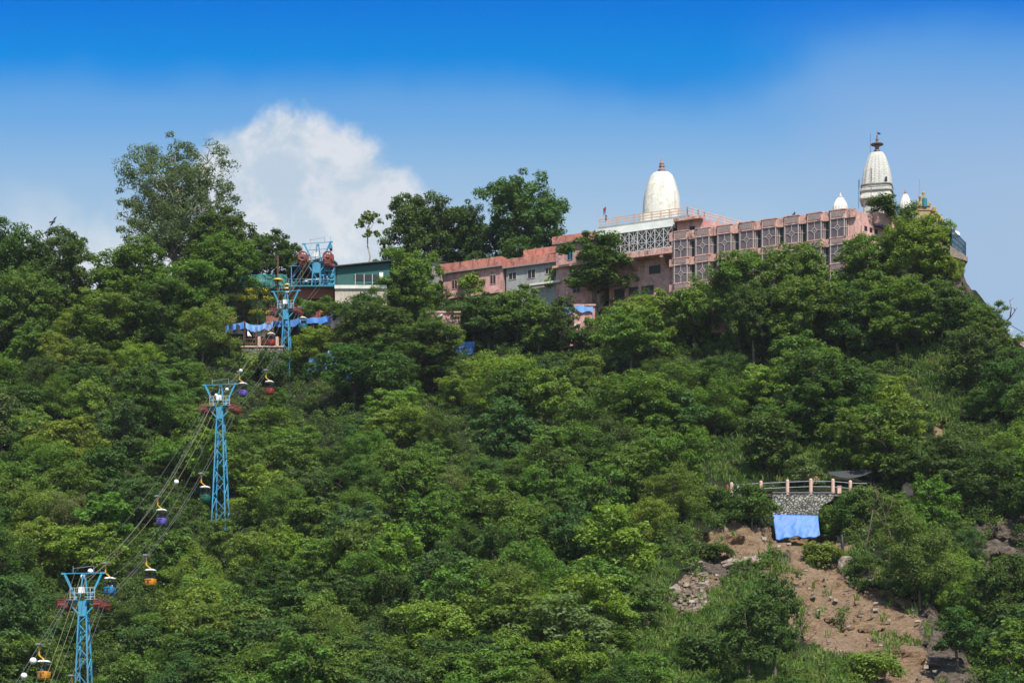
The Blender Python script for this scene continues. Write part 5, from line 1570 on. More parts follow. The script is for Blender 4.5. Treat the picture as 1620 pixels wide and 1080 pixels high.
def stall(pts, label, back=12, front_drop=0, matt=None, droop=.22, D=None, thick=.05, group='tarpaulin stalls below the garden'):
    """pts: (px, row) along the canopy's top edge; a sagging tarp roof with a front flap, poles and a dark net back"""
    D0 = min(on_ground(px, row + 26).y for px, row in pts) - 1.2 if D is None else D
    base = px_pt(pts[0][0], pts[0][1] + 28, D0)
    root = empty('market_stall', base, 0, label, 'stall', group)
    P = [px_pt(a, b, D0) for a, b in pts]
    n = (len(P) - 1) * 8
    def edge(u):
        x = u * (len(P) - 1); i = min(len(P) - 2, int(x)); t = x - i
        p = P[i].lerp(P[i + 1], t); p = p.copy(); p.z -= droop * 4 * t * (1 - t) * .8
        return p
    def roof(u, v):
        p = edge(u)
        w_ = .09 * math.sin(u * 47 + v * 5) + .06 * math.sin(u * 91)
        if v < .45:
            q = v / .45
            return p + Vector((0, 3.2 * (1 - q), .55 * (1 - q) + w_ * .3 - .15 * math.sin(q * 3.1)))
        q = (v - .45) / .55
        return p + Vector((0, -.06 - .15 * math.sin(u * 33) * q, -q * (1.25 + .14 * math.sin(u * 11 + pts[0][0]) + w_ * .8)))
    m = MB(); m.sheet(roof, n, 8, thick); m.build('tarpaulin_roof', matt or M['tarp'], root, base)
    bk = MB(); bk.sheet(lambda u, v: edge(u) + Vector((0, 2.4 + .2 * math.sin(u * 30), .2 - v * 3.3)), n // 2, 3, .05); bk.build('back_net', M['net'], root, base)
    for i, p in enumerate(P):
        q = MB(); q.bar(p + Vector((0, .05, -3.6)), p + Vector((0, .05, .1)), .12); q.build('pole', M['wood'], root, base)
    return root, D0, P, base
r_, d_, P_, b_ = stall([(336, 520.5), (366, 511), (386, 507.5)], 'leftmost market stall under a bright blue tarpaulin with dark net sides', matt=M['tarp'])
fl = MB(); fl.sheet(lambda u, v: px_pt(344 + 42 * u, 514 + 14 * v + 4 * math.sin(u * 9) * (1 - v) - 4 * u * (1 - v), d_ - .05 + .25 * math.sin(u * 22)), 20, 6, .05); fl.build('front_net', M['net'], r_, b_)
r_, d_, P_, b_ = stall([(388, 509), (405, 513), (419, 510), (432, 507)], 'market stall with grey blue tarpaulin left of the upper pylon', matt=M['tarplight'])
fl = MB(); fl.sheet(lambda u, v: px_pt(400 + 18 * u, 519 + 13 * v, d_ + .6 + .1 * math.sin(u * 20)), 10, 4, .05); fl.build('front_cloth', M['cream'], r_, b_)
fl = MB(); fl.sheet(lambda u, v: px_pt(389.5 + 7 * u * v + 2, 522 + 10 * v, d_ - .2 + .1 * math.sin(v * 6)), 4, 5, .05); fl.build('white_sack', M['shell'], r_, b_)
r_, d_, P_, b_ = stall([(432, 506), (452, 505), (472, 502), (496, 501), (516, 498.5), (528, 495)], 'long market stall under blue tarpaulin behind the teal cabin', matt=M['tarp'])
fl = MB(); fl.sheet(lambda u, v: px_pt(514 + 9 * u, 503 + 12 * v, d_ + .3), 4, 4, .05); fl.build('front_cloth', M['cream'], r_, b_)
# black net canopy on the right
def black_canopy():
    D = 418.5
    base = px_pt(540, 520, D)
    root = empty('net_canopy', base, 0, 'black shade net canopy sagging from the tan waiting hall wall', 'canopy')
    m = MB(); m.sheet(lambda u, v: px_pt(523 + 62 * u, (500 - 24 * u) + v * (20 + 3 * math.sin(u * 8) - 10 * u) , D - 1.0 + 2.5 * (1 - v) + .3 * math.sin(u * 25)), 28, 8, .05); m.build('net', M['net'], root, base)
    m = MB(); m.sheet(lambda u, v: px_pt(541 + 15 * u, 492 - 3 * u + 9 * v, D - 1.6 + .15 * math.sin(u * 12)), 8, 4, .05); m.build('white_sheet', M['louvre'], root, base)
    m = MB(); m.sheet(lambda u, v: px_pt(560 + 24 * u, 488 - 9 * u + (14 - 2 * u) * v, D - 1.4 + .2 * math.sin(u * 15)), 10, 5, .05); m.build('blue_sheet', M['tarp'], root, base)
    for px in (525, 548, 572):
        q = MB(); q.bar(px_pt(px, 526, D), px_pt(px, 497 - (px - 525) * .35, D), .12); q.build('pole', M['wood'], root, base)
black_canopy()
wall_piece('brick_wall', 516, 562, 517, 545, M['salmon'], 'crumbling pink brick wall below the black net canopy')

# promenade wall with posts (upper left)
D_ = on_ground(395, 560).y - 1.0
base = px_pt(395, 562, D_)
root = empty('promenade_wall', base, 0, 'old rubble wall with peach railing posts under the market stalls', 'wall')
m = MB(); a, b = px_pt(345, 600, D_), px_pt(448, 600, D_)
m.box(a.x, b.x, D_, D_ + 2.5, px_pt(0, 610, D_).z, px_pt(0, 549, D_).z); m.build('rubble_wall', M['oldrubble'], root, base)
m = MB(); m.box(a.x - .1, b.x + .1, D_ - .15, D_ + 2.7, px_pt(0, 549, D_).z + .002, px_pt(0, 547, D_).z); m.build('coping', M['post'], root, base)
for px in (348.5, 378.5, 410, 438.5):
    p = px_pt(px, 547, D_); q = MB(); q.box(p.x - .26, p.x + .26, D_ - .05, D_ + .5, p.z + .002, p.z + 1.7); q.build('post', M['post'], root, base)
for r in (536, 543):
    q = MB(); q.bar(px_pt(349, r, D_ + .2), px_pt(446, r, D_ + .2), .12); q.build('rail', M['wood'], root, base)
q = MB()
for px in range(352, 446, 4):
    q.bar(px_pt(px, 546.8, D_ + .25), px_pt(px + random.uniform(-1, 1), 536 , D_ + .25), .06)
q.build('rail_infill', M['wood'], root, base)

# lower pink terrace walls glimpsed between the trees
def terrace_block(pa, pb, r0, r1, label, D, stair=None, blue=None, wins=()):
    c = px_pt((pa + pb) / 2, r1, D)
    root = empty('terrace_building', c, 0, label, 'building')
    a, b = px_pt(pa, r1 + 8, D), px_pt(pb, r0, D)
    m = MB(); m.box(a.x, b.x, D, D + 5, a.z - 2, b.z); m.build('wall', M['pinkwall'], root, c)
    m = MB(); m.box(a.x - .15, b.x + .15, D - .25, D + .6, b.z + .002, b.z + .3); m.build('coping', M['bandpink'], root, c)
    if stair:
        m = MB(); m.bar(px_pt(stair[0], stair[1], D - .5), px_pt(stair[2], stair[3], D - .5), .9, .3); m.build('stair_rail', M['white'], root, c)
        m = MB()
        for t in (.15, .5, .85):
            p = px_pt(stair[0] + (stair[2] - stair[0]) * t, stair[1] + (stair[3] - stair[1]) * t, D - .5); m.bar(p - Vector((0, 0, 2.2)), p, .16)
        m.build('stair_post', M['post'], root, c)
    if blue:
        m = MB(); m.sheet(lambda u, v: px_pt(blue[0] + (blue[1] - blue[0]) * u, blue[2] + 1.5 * math.sin(u * 9) + (blue[3] - blue[2]) * v * (1 + .3 * math.sin(u * 13)), D - .35 + .1 * math.sin(u * 21)), 16, 4, .05); m.build('blue_sheet', M['tarplight'], root, c)
    for (x0, x1, y0, y1) in wins:
        m = MB(); p, q = px_pt(x0, y1, D), px_pt(x1, y0, D); m.box(p.x, q.x, D - .04, D + .2, p.z, q.z); m.build('window', M['dark'], root, c)
terrace_block(886, 941, 484, 536, 'lower pink building with a pale stair rail and blue sheet under the taller pink block', 411.0, (884, 527, 918, 511), (893, 938, 484, 493), ((905, 909, 497, 505),))
terrace_block(676, 728, 495, 536, 'lower pink building among trees under the low pink house', 415.0, (686, 506, 700, 498), None, ((695, 701, 508, 516),))
terrace_block(1126, 1168, 474, 500, 'pink lower storey glimpsed under the long hall between trees', 399.5, None, None, ((1142, 1156, 476, 484),))

# loose blue tarpaulins hung on the slope
def hung_tarp(quad, label, matt, dD=-2.6, folds=16, amp=.22, rag=0.0, D=None, lean=0.0):
    (a, b, c, d) = quad
    D0 = (on_ground((a[0] + b[0] + c[0] + d[0]) / 4, (a[1] + b[1] + c[1] + d[1]) / 4).y + dD) if D is None else D
    def fn(u, v):
        px = (a[0] * (1 - u) + b[0] * u) * (1 - v) + (d[0] * (1 - u) + c[0] * u) * v
        rw = (a[1] * (1 - u) + b[1] * u) * (1 - v) + (d[1] * (1 - u) + c[1] * u) * v
        rw += rag * (math.sin(u * 9 + 1) * .6 + math.sin(u * 23) * .4) * v
        w = amp * (1.6 * abs(mnoise.noise(Vector((u * 7 + v * 2.2, v * 1.3 - u, a[0] + 3)))) + .18 * mnoise.noise(Vector((u * 15 - v * 4, v * 3, a[0]))) + .35 * math.sin(u * folds + 3 * v + math.sin(v * 5 + u * 3) * 1.3) * (.35 + .65 * v) + .6 * math.sin(u * folds * 2.3 + v * 4) * .5 + .5 * mnoise.noise(Vector((u * 5, v * 4, a[0]))))
        return px_pt(px, rw, D0 - lean * v) + Vector((0, w, 0))
    m = MB(); m.sheet(fn, 48, 20, .05)
    c0 = fn(.5, 1)
    o = m.build('tarpaulin', matt, None, c0, smooth=True); o.location = c0
    tag(o, label, 'tarpaulin')
    return o
hung_tarp([(489, 566), (538, 548), (532, 580), (484, 592)], 'pale blue tarpaulin draped on the slope below the net canopy', M['tarplight'], folds=30, amp=.3, rag=2)
hung_tarp([(719, 541), (752, 540), (748, 562), (722, 566)], 'small blue tarpaulin glimpsed below the low pink house', M['tarp'], rag=1)
hung_tarp([(548, 565), (580, 560), (575, 600), (545, 605)], 'blue tarpaulin behind the dark trees below the stalls', M['tarp'], rag=1)
hung_tarp([(110, 528), (143, 530), (141, 547), (112, 544)], 'scrap of blue tarpaulin among the far left trees', M['tarp'], rag=1)
slip_tarp = tarp_mat('mid_blue_tarpaulin', (0.036, 0.145, 0.44), .55)
hung_tarp([(1222.5, 813.5), (1294, 815), (1297.5, 848), (1228, 852)], 'large bright blue tarpaulin covering the slip under the rubble wall', slip_tarp, D=331.2, folds=7, amp=.10, rag=2.5, lean=1.6)

# ------------------------------------------------------------------ hill road on the right: rubble wall, railing, awning, people
RD = 334.6
def road():
    base = px_pt(1270, 815, RD)
    Z = lambda r: px_pt(0, r, RD).z
    X = lambda px: px_pt(px, 0, RD).x
    rd = MB(); rd.box(X(1150), X(1384), RD + .7, RD + 7.5, Z(783), Z(779.5))
    o = rd.build('hill_road', plain('dusty_road', (.20, .16, .12), .95)); o["kind"] = 'structure'
    root = empty('retaining_wall', base, 0, 'dry stone retaining wall of pale rubble above the blue tarpaulin', 'wall')
    pr = [(1222, 818), (1222, 781), (1240, 780), (1322, 779.5), (1318, 790), (1300, 800), (1296, 818)]
    w = MB(); vs = [(X(a), RD, Z(b)) for a, b in pr] + [(X(a), RD + 1.5, Z(b)) for a, b in pr]; n = len(pr)
    w.add(vs, [tuple(range(n - 1, -1, -1)), tuple(range(n, 2 * n))] + [(i, (i + 1) % n, (i + 1) % n + n, i + n) for i in range(n)])
    w.build('stone_face', M['rubble'], root, base)
    cp = MB(); cp.box(X(1222), X(1322), RD - .12, RD + 1.6, Z(779.5) + .002, Z(778.2)); cp.build('coping', M['soffit'], root, base)
    # railing
    base = px_pt(1250, 779, RD)
    rt = empty('roadside_railing', base, 0, 'roadside railing of peach concrete posts and grey pipes', 'railing')
    posts = [(1157.5, 762, 782), (1204, 759.5, 771), (1246, 757.5, 779), (1283, 756, 778.5), (1318, 756.5, 777.5), (1345.5, 759, 777)]
    for px, r0, r1 in posts:
        p0, p1 = px_pt(px, r1 + 3, RD - .05), px_pt(px, r0, RD - .05)
        m = MB(); m.lathe([(.26, p0.z), (.26, p1.z - .2), (.20, p1.z - .08), (.08, p1.z)], 14, c=(p1.x, p1.y + .2)); m.build('post', M['post'], rt, base)
    for dr in (4.5, 13):
        pts = sorted(posts)
        m = MB()
        for (a, b) in zip(pts, pts[1:]): m.bar(px_pt(a[0], min(a[1], 763) + dr, RD + .15), px_pt(b[0], min(b[1], 763) + dr, RD + .15), .08)
        m.bar(px_pt(1345.5, 759 + dr, RD + .15), px_pt(1372, 760 + dr, RD + .15), .08)
        m.build('pipe_rail', M['steel'], rt, base)
    # dark awning
    D = RD + 5.5
    base = px_pt(1345, 775, D)
    aw = empty('shade_awning', base, 0, 'dark shade net awning slung over the hill road', 'awning')
    m = MB(); m.sheet(lambda u, v: px_pt(1311 + 68 * u, 746 - 4 * u + (10 * math.sin(u * math.pi * .9 + .1) + 2) * v, D - 2.4 * v + 1.0), 20, 6, .04); m.build('net', M['net'], aw, base)
    for px in (1312, 1378):
        m = MB(); m.bar(px_pt(px, 785, D), px_pt(px, 744, D), .1); m.build('pole', M['wood'], aw, base)
    m = MB(); m.box(px_pt(1325, 0, RD + 2).x, px_pt(1331, 0, RD + 2).x, RD + 2, RD + 2.8, px_pt(0, 780, RD + 2).z, px_pt(0, 769, RD + 2).z); m.box(px_pt(1324.6, 0, RD + 2).x, px_pt(1331.4, 0, RD + 2).x, RD + 1.95, RD + 2.85, px_pt(0, 769, RD + 2).z + .001, px_pt(0, 768, RD + 2).z)
    tag(m.build('masonry_pillar', M['post']), 'short peach masonry pillar beside the railing under the awning', 'pillar')
    p = px_pt(1437, 767, RD + 2)
    m = MB(); m.box(p.x - .75, p.x + .75, p.y, p.y + 1.5, p.z - 2.0, p.z - .1); m.add([(p.x - .95, p.y - .2, p.z - .098), (p.x + .95, p.y - .2, p.z - .098), (p.x + .95, p.y + 1.7, p.z - .098), (p.x - .95, p.y + 1.7, p.z - .098), (p.x, p.y + .75, p.z + .6)], [(0, 1, 4), (1, 2, 4), (2, 3, 4), (3, 0, 4), (3, 2, 1, 0)])
    tag(m.build('roadside_hut', M['post']), 'tiny peach roadside hut half hidden in trees right of the awning', 'hut')
    zr = Z(779.5)
    for px, lb, sh, tr, rz in ((1131.5, 'person in an orange pink top walking at the left end of the railing', (.55, .27, .20), (.35, .12, .12), 2.2), (1150.5, 'person in red walking between two others behind the railing', (.45, .06, .07), (.2, .05, .06), 2.4), (1167.5, 'person in a white shirt behind the leftmost tall railing post', (.75, .78, .85), (.12, .13, .16), -2.0)):
        person('person', (px_pt(px, 0, RD + 2).x, RD + 2, zr), rz, lb, 'stand', sh, tr)
    person('person', (px_pt(1095, 0, RD + 5).x, RD + 5, px_pt(0, 786, RD + 5).z), 1.0, 'person in pale turquoise glimpsed among trees left of the railing', 'stand', (.3, .6, .6), (.4, .55, .6))
    rd = MB(); rd.box(X(1075), X(1119.5), RD + 3, RD + 9, Z(791), Z(781)); o = rd.build('hill_path', M['rock']); o["kind"] = 'structure'
road()

# wires at the right edge, white shack
p, q = px_pt(1596, 512, 370), px_pt(1700, 556, 350)
m = MB(); m.tube(sag_line(p, q, .6, 10), .05, 5); tag(m.build('overhead_wire', M['black']), 'black overhead wire running down from the dead tree at the right edge', 'wire')
p = px_pt(1597, 524, 378)
root = empty('dish_antenna', p, 0, 'white dish antenna at the right skyline below the dead tree', 'antenna')
m = MB(); m.lathe([(.05, p.z - .15), (.4, p.z - .02), (.6, p.z + .2), (.58, p.z + .24), (.1, p.z + .02)], 16, c=(p.x, p.y)); m.build('dish', M['shell'], root, p)
m = MB(); m.tube([p - Vector((0, 0, 1.8)), p], .06); m.build('pole', M['steel'], root, p)
p = px_pt(1606, 540, 377)
root = empty('pink_shack', p, 0, 'tiny pinkish shack at the right skyline', 'shack')
m = MB(); m.box(p.x - .9, p.x + 1.4, p.y, p.y + 2, p.z - 2, p.z + .5); m.build('wall', M['pink'], root, p)
m = MB(); m.add([(p.x - 1.2, p.y - .3, p.z + .502), (p.x + 1.7, p.y - .3, p.z + .502), (p.x + 1.7, p.y + 2.3, p.z + .9), (p.x - 1.2, p.y + 2.3, p.z + .9), (p.x - 1.2, p.y - .3, p.z + .65), (p.x + 1.7, p.y - .3, p.z + .65), (p.x + 1.7, p.y + 2.3, p.z + 1.05), (p.x - 1.2, p.y + 2.3, p.z + 1.05)], [(3, 2, 1, 0), (4, 5, 6, 7), (0, 1, 5, 4), (1, 2, 6, 5), (2, 3, 7, 6), (3, 0, 4, 7)]); m.build('roof', M['shell'], root, p)
# ------------------------------------------------------------------ trees
def limb(m, a, b, r0, r1, rr, wob=.12, n=5):
    a, b = Vector(a), Vector(b)
    L = (b - a).length
    pts = []
    for i in range(n):
        t = i / (n - 1)
        w = math.sin(t * math.pi) * wob * L
        pts.append(a.lerp(b, t) + Vector((rr.uniform(-w, w), rr.uniform(-w, w), rr.uniform(0, w) * .5)))
    m.tube(pts, [r0 + (r1 - r0) * i / (n - 1) for i in range(n)], 5)
    return pts

PROTO = {}
def proto(key, H, W, lobes, clumps, per, size, crown0=.25, bark='bark', seed=1, lift=.0, clump_r=(.55, .95), flat=.7, up=.6, trunk_r=None, aspect=.55, spread=1.0, name='broadleaf_tree'):
    """a tree of height H and crown width W at the origin: lobes of leaf clumps round a limbed trunk"""
    rr = np.random.default_rng(seed)
    hc0 = H * crown0
    hc = H - hc0
    L = []
    for i in range(lobes):
        a = i * 2.39996 + rr.uniform(-.4, .4)
        t = (i + .5) / lobes
        lr = W * rr.uniform(.19, .27)
        zz = hc0 + hc * (.10 + .66 * t) + rr.uniform(-.05, .05) * H
        rad = (W / 2 - lr) * math.sqrt(max(0, 1 - ((zz - hc0 - hc * .36) / (hc * .72)) ** 2)) * spread * rr.uniform(.7, 1.1)
        L.append((np.array([rad * math.cos(a), rad * math.sin(a), zz]), lr))
    L.append((np.array([rr.uniform(-.08, .08) * W, rr.uniform(-.08, .08) * W, H - W * .2]), W * .2))
    cs, rs, own = [], [], []
    tot = sum(l[1] ** 2 for l in L)
    for k, (c, lr) in enumerate(L):
        nk = max(4, int(clumps * lr ** 2 / tot))
        for _ in range(nk):
            d = rr.normal(size=3); d[2] = abs(d[2]) * .9 - .25; d /= np.linalg.norm(d)
            cs.append(c + d * lr * np.array([1, 1, .85]) * rr.uniform(.55, 1.08)); rs.append(rr.uniform(*clump_r)); own.append(k)
    root = empty(name, (0, 0, -50))
    tr = MB()
    rnd = random.Random(seed)
    tr0 = trunk_r or .028 * H
    fork = hc0 + hc * .1
    pts = limb(tr, (0, 0, -1.2), (rnd.uniform(-.3, .3), rnd.uniform(-.3, .3), fork), tr0, tr0 * .7, rnd, .04, 5)
    top = pts[-1]
    lead = limb(tr, top, Vector(L[-1][0]), tr0 * .62, tr0 * .15, rnd, .08, 6)
    for k, (c, lr) in enumerate(L[:-1]):
        st = top.lerp(Vector(lead[3]), max(0, min(1, (c[2] - fork) / (H - fork) * .8)))
        lb = limb(tr, st, Vector(c), tr0 * .42, tr0 * .13, rnd, .1, 5)
        mine = [i for i in range(len(cs)) if own[i] == k]
        for i in mine[:4]:
            limb(tr, Vector(c), Vector(cs[i]), tr0 * .13, tr0 * .04, rnd, .1, 3)
    tob = tr.build('trunk', M[bark], root, smooth=True)
    q = leaf_cloud_np(cs, rs, per, size, up=up, flat=flat, seed=seed + 100, aspect=aspect)
    cob = bpy.data.objects.new('crown', quads_mesh('crown', q, M['leaf'])); C.objects.link(cob); cob.parent = root
    PROTO[key] = dict(root=root, trunk=tob, crown=cob, H=float(np.percentile(q[:, 2], 99.7)), W=float(2 * np.percentile(np.abs(q[:, :2]), 98.5)), used=False, name=name)

for s_ in range(3):
    proto('big%d' % s_, 16.0, 13.5, 20 + s_, 430, 78, .40, .05, seed=201 + s_, clump_r=(.65, 1.1), trunk_r=.34)
for s_ in range(2):
    proto('bigt%d' % s_, 17.0, 12.5, 19 + s_, 380, 78, .40, .30, seed=221 + s_, clump_r=(.65, 1.1), trunk_r=.36)
for s_ in range(4):
    proto('round%d' % s_, 9.0, 9.0, 11 + s_ % 3, 150, 84 if s_ % 2 else 70, (.37, .31, .44, .34)[s_], .03, seed=21 + s_)
for s_ in range(3):
    proto('spread%d' % s_, 8.5, 10.4, 12, 150, 78, .37, .10, seed=41 + s_, flat=.42, up=.9, clump_r=(.7, 1.15), spread=1.1)
for s_ in range(2):
    proto('tall%d' % s_, 11.0, 8.0, 12, 130, 82, .37, .22, seed=61 + s_, clump_r=(.55, .95))
for s_ in range(2):
    proto('feather%d' % s_, 8.2, 8.8, 11, 150, 120, .27, .06, seed=81 + s_, clump_r=(.5, 1.0), up=.75, aspect=.4)
proto('airy0', 27.0, 19.0, 26, 600, 72, .42, .16, 'palebark', 101, clump_r=(.6, 1.25), flat=.85, up=.25, trunk_r=.5, aspect=.35, name='eucalyptus_tree')
proto('sapling0', 4.2, 3.4, 5, 34, 60, .36, .3, seed=111, clump_r=(.4, .65), name='sapling')
proto('bush0', 4.4, 5.6, 7, 60, 80, .30, .02, seed=121, clump_r=(.5, .9), name='bush')
proto('bush1', 3.0, 4.6, 6, 50, 80, .28, .02, seed=131, clump_r=(.45, .8), name='bush')
proto('whip0', 7.6, 3.6, 6, 26, 34, .36, .50, 'palebark', 141, clump_r=(.28, .5), trunk_r=.11, name='thin_tree')

DARK, MID, LIGHT, YEL, BLUE, OLIVE = (.062, .108, .024), (.100, .164, .030), (.146, .214, .036), (.168, .220, .034), (.066, .116, .034), (.112, .152, .048)
PALE = (.12, .165, .055)
n_trees = 0
def plant(key, loc, s, rz, tint, label, group=None, sx=1.0):
    """the first tree of a kind moves the built one, every later one is a copy of its root, trunk and crown"""
    global n_trees
    P = PROTO[key]
    if not P['used']:
        root, crown = P['root'], P['crown']; P['used'] = True
    else:
        root = P['root'].copy(); C.objects.link(root)
        for k in ('label', 'group'):
            if k in root.keys(): del root[k]
        t = P['trunk'].copy(); C.objects.link(t); t.parent = root
        crown = P['crown'].copy(); C.objects.link(crown); crown.parent = root
    root.location = loc; root.rotation_euler = (0, 0, rz); root.scale = (s * sx, s * sx, s)
    crown.color = (*[c * random.uniform(.9, 1.1) for c in tint], 1)
    cat = {'bush': 'bush', 'sapling': 'sapling'}.get(P['name'], 'tree')
    tag(root, label, cat, group)
    n_trees += 1
    return root

def tree_px(key, px, rtop, rbase, tint, label, wpx=None, D=None, group=None, rz=None):
    P = PROTO[key]
    g = on_ground(px, rbase) if D is None else px_pt(px, rbase, D)
    k = g.y / F
    s = (rbase - rtop) * k / P['H']
    if s > 1.45 and key[:4] in ('roun', 'spre', 'tall'):      # a full grown tree: more clumps, leaves of the same size
        key = ('bigt%d' % (int(px) % 2)) if key[:4] == 'tall' else 'big%d' % (int(px) % 3)
        P = PROTO[key]; s = (rbase - rtop) * k / P['H']
    sx = 1.0 if wpx is None else max(.55, min(1.9, wpx * k / (P['W'] * s)))
    return plant(key, g, s, random.uniform(0, 6.28) if rz is None else rz, tint, label, group, sx)

